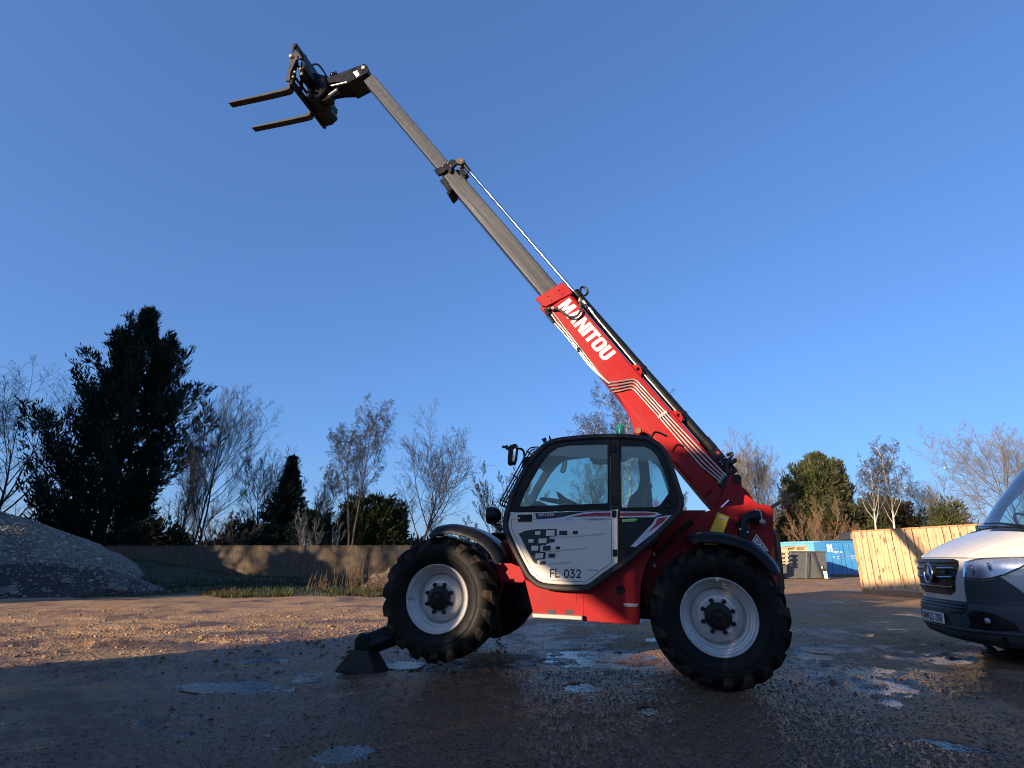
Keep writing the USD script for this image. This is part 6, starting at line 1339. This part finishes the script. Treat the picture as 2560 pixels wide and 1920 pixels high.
def vpoly(pts, off, th=.004, step=.03, uscale=2.2):
    """A patch of the front bounded by (u, v) points."""
    pg = Polygon(pts).buffer(0); b = pg.bounds; su, sv = step / uscale, step
    gx_, gy_ = np.meshgrid(np.arange(b[0], b[2] + su, su), np.arange(b[1], b[3] + sv, sv), indexing='ij'); T = []
    parts_ = []
    for i in range(gx_.shape[0] - 1):
        for j in range(gx_.shape[1] - 1):
            c = shapely.box(gx_[i, j], gy_[i, j], gx_[i + 1, j + 1], gy_[i + 1, j + 1]).intersection(pg)
            for g in getattr(c, 'geoms', [c]):
                if isinstance(g, Polygon) and g.area > 1e-9: parts_.append(np.array(shapely.geometry.polygon.orient(g).exterior.coords)[:-1])
    vs_, fs, n = [], [], 0
    for q in parts_:
        vs_.append(q); fs += [(n, n + k, n + k + 1) for k in range(1, len(q) - 1)]; n += len(q)
    q = np.vstack(vs_); m = trimesh.Trimesh(vs(q[:, 0], q[:, 1], off), np.array(fs), process=False); m.merge_vertices(digits_vertex=5)
    rim_ = np.array(shapely.segmentize(pg.exterior, step).coords); A, B = vs(rim_[:, 0], rim_[:, 1], off), vs(rim_[:, 0], rim_[:, 1], off - th)
    return cat(m, sheet(np.stack([A, B], 0)))
obj('bumper', vpatch(.0, .247, 22), M['van_grey'], VAN, smooth=True)
obj('front_panel', vpatch(.247, .468, 22), M['van_white'], VAN, smooth=True)
bon = obj('bonnet', vpatch(.471, .722, 34), M['van_white'], VAN, smooth=True)
obj('scuttle', vpatch(.723, .738, 4, off=-.008), M['black_satin'], VAN, smooth=True)
obj('windscreen', vpatch(.738, .925, 16, -.94, .94), M['van_glass'], VAN, smooth=True)
for a, b in ((-1, -.93), (.93, 1)): obj('windscreen_pillar', vpatch(.737, .93, 14, a, b, 6, .004), M['van_white'], VAN, smooth=True)
obj('roof_front', vpatch(.926, 1.0, 12), M['van_white'], VAN, smooth=True)
# side walls and the body behind
for s in (-1, 1):
    uu_ = np.linspace(0.0, 1.0, 70); e = vs(uu_, np.full(70, s * 1.0))
    ring = np.vstack([e[:, [0, 2]], [(-5.6, 2.62), (-5.9, 2.4), (-5.9, .35), (-1.55, .35), (-1.62, .62), (-1.45, .78), (-1.10, .84), (-.76, .78), (-.62, .6), (-.60, .35)]])
    pg = Polygon(ring).buffer(0)
    if isinstance(pg, shapely.MultiPolygon): pg = max(pg.geoms, key=lambda g_: g_.area)
    win = rounded([(-1.25, 1.55), (-2.35, 1.48), (-2.35, 2.22), (-2.10, 2.24), (-1.75, 2.02)], .05)
    pg = pg.difference(win)
    m = prism(pg, 0, .02); v = np.array(m.vertices); yy = np.interp(v[:, 2], e[:, 2], np.abs(e[:, 1])); back_ = np.clip((-v[:, 0] - .6) / .8, 0, 1)
    v[:, 1] = s * ((yy * (1 - back_) + (1.0 - .12 * np.clip((v[:, 2] - 1.3) / 1.3, 0, 1) ** 1.5) * back_) - v[:, 1] - .002)
    obj('side_panel', trimesh.Trimesh(v, m.faces if s > 0 else m.faces[:, ::-1], process=False), M['van_white'], VAN, smooth=30)
obj('roof', box(-5.8, -2.5, -.82, .82, 2.55, 2.66, .04), M['van_white'], VAN); obj('rear_wall', box(-5.92, -5.85, -.98, .98, .4, 2.6), M['van_white'], VAN)
obj('under_body', box(-5.6, -.25, -.82, .82, .26, .5, .03), M['black'], VAN)
obj('dashboard', cat(box(-1.45, -.98, -.78, .78, 1.05, 1.42, .05), box(-2.4, -1.6, -.85, .85, .5, 1.2, .05)), M['black_satin'], VAN)
obj('bulkhead', box(-2.75, -2.7, -.9, .9, .5, 2.5), M['van_grey'], VAN)
sw_ = np.array([-1.36, -.38, 1.46]); rg_ = np.array([[.06 * math.sin(t) * 1.6, .19 * math.cos(t), .17 * math.sin(t)] for t in np.linspace(0, 2 * PI, 36)]) + sw_
obj('steering_wheel', tube(rg_, .016, 8), M['black'], VAN)
for y_ in (-.42, .42): obj('seat_back', prism(rounded([(-2.35, 1.1), (-2.15, 1.1), (-2.28, 1.95), (-2.4, 1.95)], .04), y_ - .24, y_ + .24, .04), M['seat'], VAN)
# grille: black mesh panel, chrome bars, round badge with its three-armed star
GU0, GU1 = .275, .462
gpts = [(GU0 + .016, -.43), (GU0, -.34), (GU0, .34), (GU0 + .016, .43), (GU1 - .04, .525), (GU1 - .010, .51), (GU1, .44), (GU1, -.44), (GU1 - .010, -.51), (GU1 - .04, -.525)]
gr = obj('grille', vpoly(gpts, .006, .02), M['black'], VAN, smooth=True)
for u_ in (.305, .352, .402, .440):
    hwid = .41 + .09 * (u_ - GU0) / (GU1 - GU0)
    segs = [(-hwid, -.15), (.15, hwid)] if u_ in (.352, .402) else [(-hwid, hwid)]
    for a, b in segs:
        vv = np.linspace(a, b, 24); obj('grille_bar', tubes((vs(np.full(24, u_), vv, .016))[None], np.full((1, 24), .011), 6, True), M['black_satin'], gr)
        if u_ != .440: obj('grille_trim', tubes((vs(np.full(24, u_ + .006), vv, .025))[None], np.full((1, 24), .0055), 6, True), M['chrome'], gr)
bcn_ = vs(.372, 0.0, .045); bz = unit_ = (vs(.40, 0) - vs(.345, 0)); bz = bz / np.linalg.norm(bz); by = np.array([0, 1.0, 0])
R_b = .108; ringp = np.array([bcn_ + R_b * (math.cos(t) * by + math.sin(t) * bz) for t in np.linspace(0, 2 * PI, 48)])
obj('badge_ring', tube(ringp, .0095, 8), M['chrome'], gr)
bxn = np.cross(by, bz)
star = []
for k in range(3):
    a = PI / 2 + k * 2 * PI / 3; d = math.cos(a) * by + math.sin(a) * bz; n_ = np.cross(bxn, d)
    star.append(hull([bcn_ + d * R_b, bcn_ + n_ * .018, bcn_ - n_ * .018, bcn_ + bxn * .018 * (1 if bxn[0] > 0 else -1), bcn_ - bxn * .01 * (1 if bxn[0] > 0 else -1)]))
obj('badge_star', cat(*star), M['chrome'], gr, smooth=False)
obj('badge_disc', moved(lathe([(.001, .0), (R_b - .004, .0), (R_b - .004, -.03)], 32, axis='x'), np.stack([bxn * (1 if bxn[0] > 0 else -1), by, bz], 1), bcn_ - bxn * .008 * (1 if bxn[0] > 0 else -1)), M['dark_print'], gr)
obj('grille_camera', hull(np.vstack([vs(np.array([.375, .395, .375, .395]), np.array([.27, .27, .36, .36]), o_) for o_ in (.0, .035)])), M['black_satin'], gr)
# headlights wrap the corners
for s in (-1, 1):
    hp = [(.362, .60), (.352, .70), (.356, .80), (.378, .885), (.415, .95), (.455, .995), (.474, .985), (.472, .90), (.466, .78), (.456, .68), (.442, .605), (.40, .595)]
    hp = [(a, s * b) for a, b in hp]
    hd = obj('headlight', vpoly(hp, .004, .02, .025), M['headlight_inner'], VAN, smooth=True)
    obj('headlight_glass', vpoly([(a, b) for a, b in hp], .020, .016, .025), M['lens'], hd, smooth=True)
    for v_, u_, r_l in ((.68, .405, .036), (.80, .42, .034)):
        c_ = vs(u_, s * v_, .008); nrm = vs(u_, s * v_, .03) - vs(u_, s * v_, 0.0); nrm /= np.linalg.norm(nrm)
        obj('headlight_bulb', sphere(c_, r_l, 2, (.35, 1, 1)), M['chrome'], hd); obj('headlight_surround', tube(np.array([c_ + nrm * .006 + r_l * 1.12 * (math.cos(t) * np.array([0, 1, 0]) + math.sin(t) * np.array([0, 0, 1.0])) for t in np.linspace(0, 2 * PI, 28)]), .003, 6), M['grey_metal'], hd)
    ed = np.array(hp + hp[:1]); ed = np.array(shapely.segmentize(LineString(ed), .03).coords); obj('headlight_seal', tube(vs(ed[:, 0], ed[:, 1], .014), .0055, 6), M['dark_print'], hd)
    # the bumper climbs under the headlight
    obj('bumper_corner', vpoly([(.24, s * .57), (.24, s * 1.0), (.262, s * 1.0), (.315, s * .94), (.368, s * .865), (.349, s * .80), (.345, s * .70), (.355, s * .595), (.30, s * .575)], .0065, .012), M['van_grey'], VAN, smooth=True)
    fg = [(.125, s * .60), (.150, s * .63), (.190, s * .60), (.205, s * .68), (.195, s * .82), (.165, s * .93), (.130, s * .95), (.118, s * .80)]
    f_ = obj('fog_recess', vpoly(fg, .006, .014), M['black'], VAN, smooth=True); c_ = vs(.165, s * .78, .012); obj('fog_lamp', sphere(c_, .045, 2, (.4, 1.1, .7)), M['lamp_lens'], f_)
inl = obj('lower_intake', vpoly([(.178, -.60), (.178, .52), (.205, .60), (.232, .58), (.236, .50), (.236, -.50), (.232, -.58), (.205, -.66)], .005, .02), M['black'], VAN, smooth=True)
for u_ in (.192, .208, .224): obj('intake_slat', tubes(vs(np.full(20, u_), np.linspace(-.55, .55, 20), .012)[None], np.full((1, 20), .007), 5, True), M['van_grey'], inl)
obj('bumper_step', tubes(vs(np.full(40, .105), np.linspace(-.97, .97, 40), -.006)[None], np.full((1, 40), .022), 8, True), M['van_grey'], VAN, smooth=True)
# number plate
pc_ = vs(.155, 0, .0); npz = np.array([-.06, 0, 1.0]); npz /= np.linalg.norm(npz); npx = np.cross(np.array([0, 1.0, 0]), npz)
def plate_pt(a, b, o=0): return pc_ + np.array([0, 1.0, 0]) * a + npz * b + np.array([1.0, 0, 0]) * o
npl = obj('number_plate', hull([plate_pt(a, b, o) for a in (-.26, .26) for b in (-.0555, .0555) for o in (.02, .035)]), M['plate'], VAN, smooth=False)
tm = meshkit.text_mesh('WN23 ZKB', .079, .002, True); v = np.asarray(tm.vertices); w_ = v[:, 0].max()
V = np.array([plate_pt(-.245 + .49 * a / w_, b - .0395, .0355 + c) for a, b, c in v]); V[:, 1] = 2 * pc_[1] - V[:, 1] if False else V[:, 1]
m = trimesh.Trimesh(V, tm.faces, process=False); m = m if m.volume > 0 else trimesh.Trimesh(V, np.asarray(tm.faces)[:, ::-1], process=False); obj('plate_lettering', m, M['dark_print'], npl, smooth=False)
# bonnet details, wipers, wheels, mirrors
obj('bonnet_vent', vpoly([(.700, .16), (.718, .12), (.720, .80), (.716, .86), (.700, .70)], .004, .006), M['black_satin'], bon, smooth=True)
obj('bonnet_vent', vpoly([(.700, -.16), (.718, -.12), (.720, -.80), (.716, -.86), (.700, -.70)], .004, .006), M['black_satin'], bon, smooth=True)
for s in (-1, 1):
    L_s = vs(np.linspace(.475, .70, 24), s * np.linspace(.60, .80, 24), .004); obj('bonnet_crease', tubes(L_s[None], np.full((1, 24), .010), 6, True), M['van_white'], bon, smooth=True)
    L_s = vs(np.linspace(.478, .715, 24), np.full(24, s * .955), .001); obj('bonnet_gap', tubes(L_s[None], np.full((1, 24), .0045), 5, True), M['dark_print'], bon, smooth=True)
L_s = vs(np.full(40, .4695), np.linspace(-.60, .60, 40), .001); obj('bonnet_gap', tubes(L_s[None], np.full((1, 40), .005), 5, True), M['dark_print'], bon, smooth=True)
for a, b in ((.55, -.25), (-.10, -.75)): obj('wiper', tube([vs(.736, a, .02), vs(.745, (a + b) / 2, .03), vs(.752, b, .025)], .010, 6), M['black'], VAN)
obj('washer_jet', hull(np.vstack([vs(np.array([.726, .734]), np.array([-.62, -.54]), o_) for o_ in (.0, .03)] + [vs(np.array([.726, .734]), np.array([-.54, -.62]), .01)])), M['van_white'], VAN)
for s in (-1, 1):
    for X in (-1.10, -4.75):
        w = thing('wheel', parent=VAN, loc=(X, s * .96, .345)); mr = np.diag([1, s, 1])
        tp_ = [(.21, -.02), (.225, .0), (.26, .012), (.31, .012), (.335, -.005), (.345, -.03), (.346, -.11), (.345, -.19), (.335, -.215), (.30, -.225), (.21, -.2)]
        obj('tyre', moved(lathe(tp_[::-1], 48), mr), M['rubber'], w); obj('rim', moved(lathe([(.215, -.18), (.215, -.015), (.205, -.005), (.20, -.02), (.17, -.05), (.12, -.03), (.06, -.025), (.055, -.01), (.001, -.01)][::-1], 40), mr), M['rim'], w)
        obj('wheel_well', moved(lathe([(.42, -.30), (.42, -.02)], 30), mr), M['black'], w)
    obj('side_window', prism(win.buffer(.01), s * .925, s * .931), M['glass_far'], VAN)
    if s > 0:
        mm = thing('door_mirror', parent=VAN)
        obj('mirror_shell', prism(rounded([(-1.72, 1.45), (-1.55, 1.45), (-1.52, 1.86), (-1.70, 1.88)], .05), s * 1.06, s * 1.28, .03), M['black_satin'], mm); obj('mirror_arm', box(-1.68, -1.58, min(s * .93, s * 1.08), max(s * .93, s * 1.08), 1.48, 1.54, .01), M['black_satin'], mm)
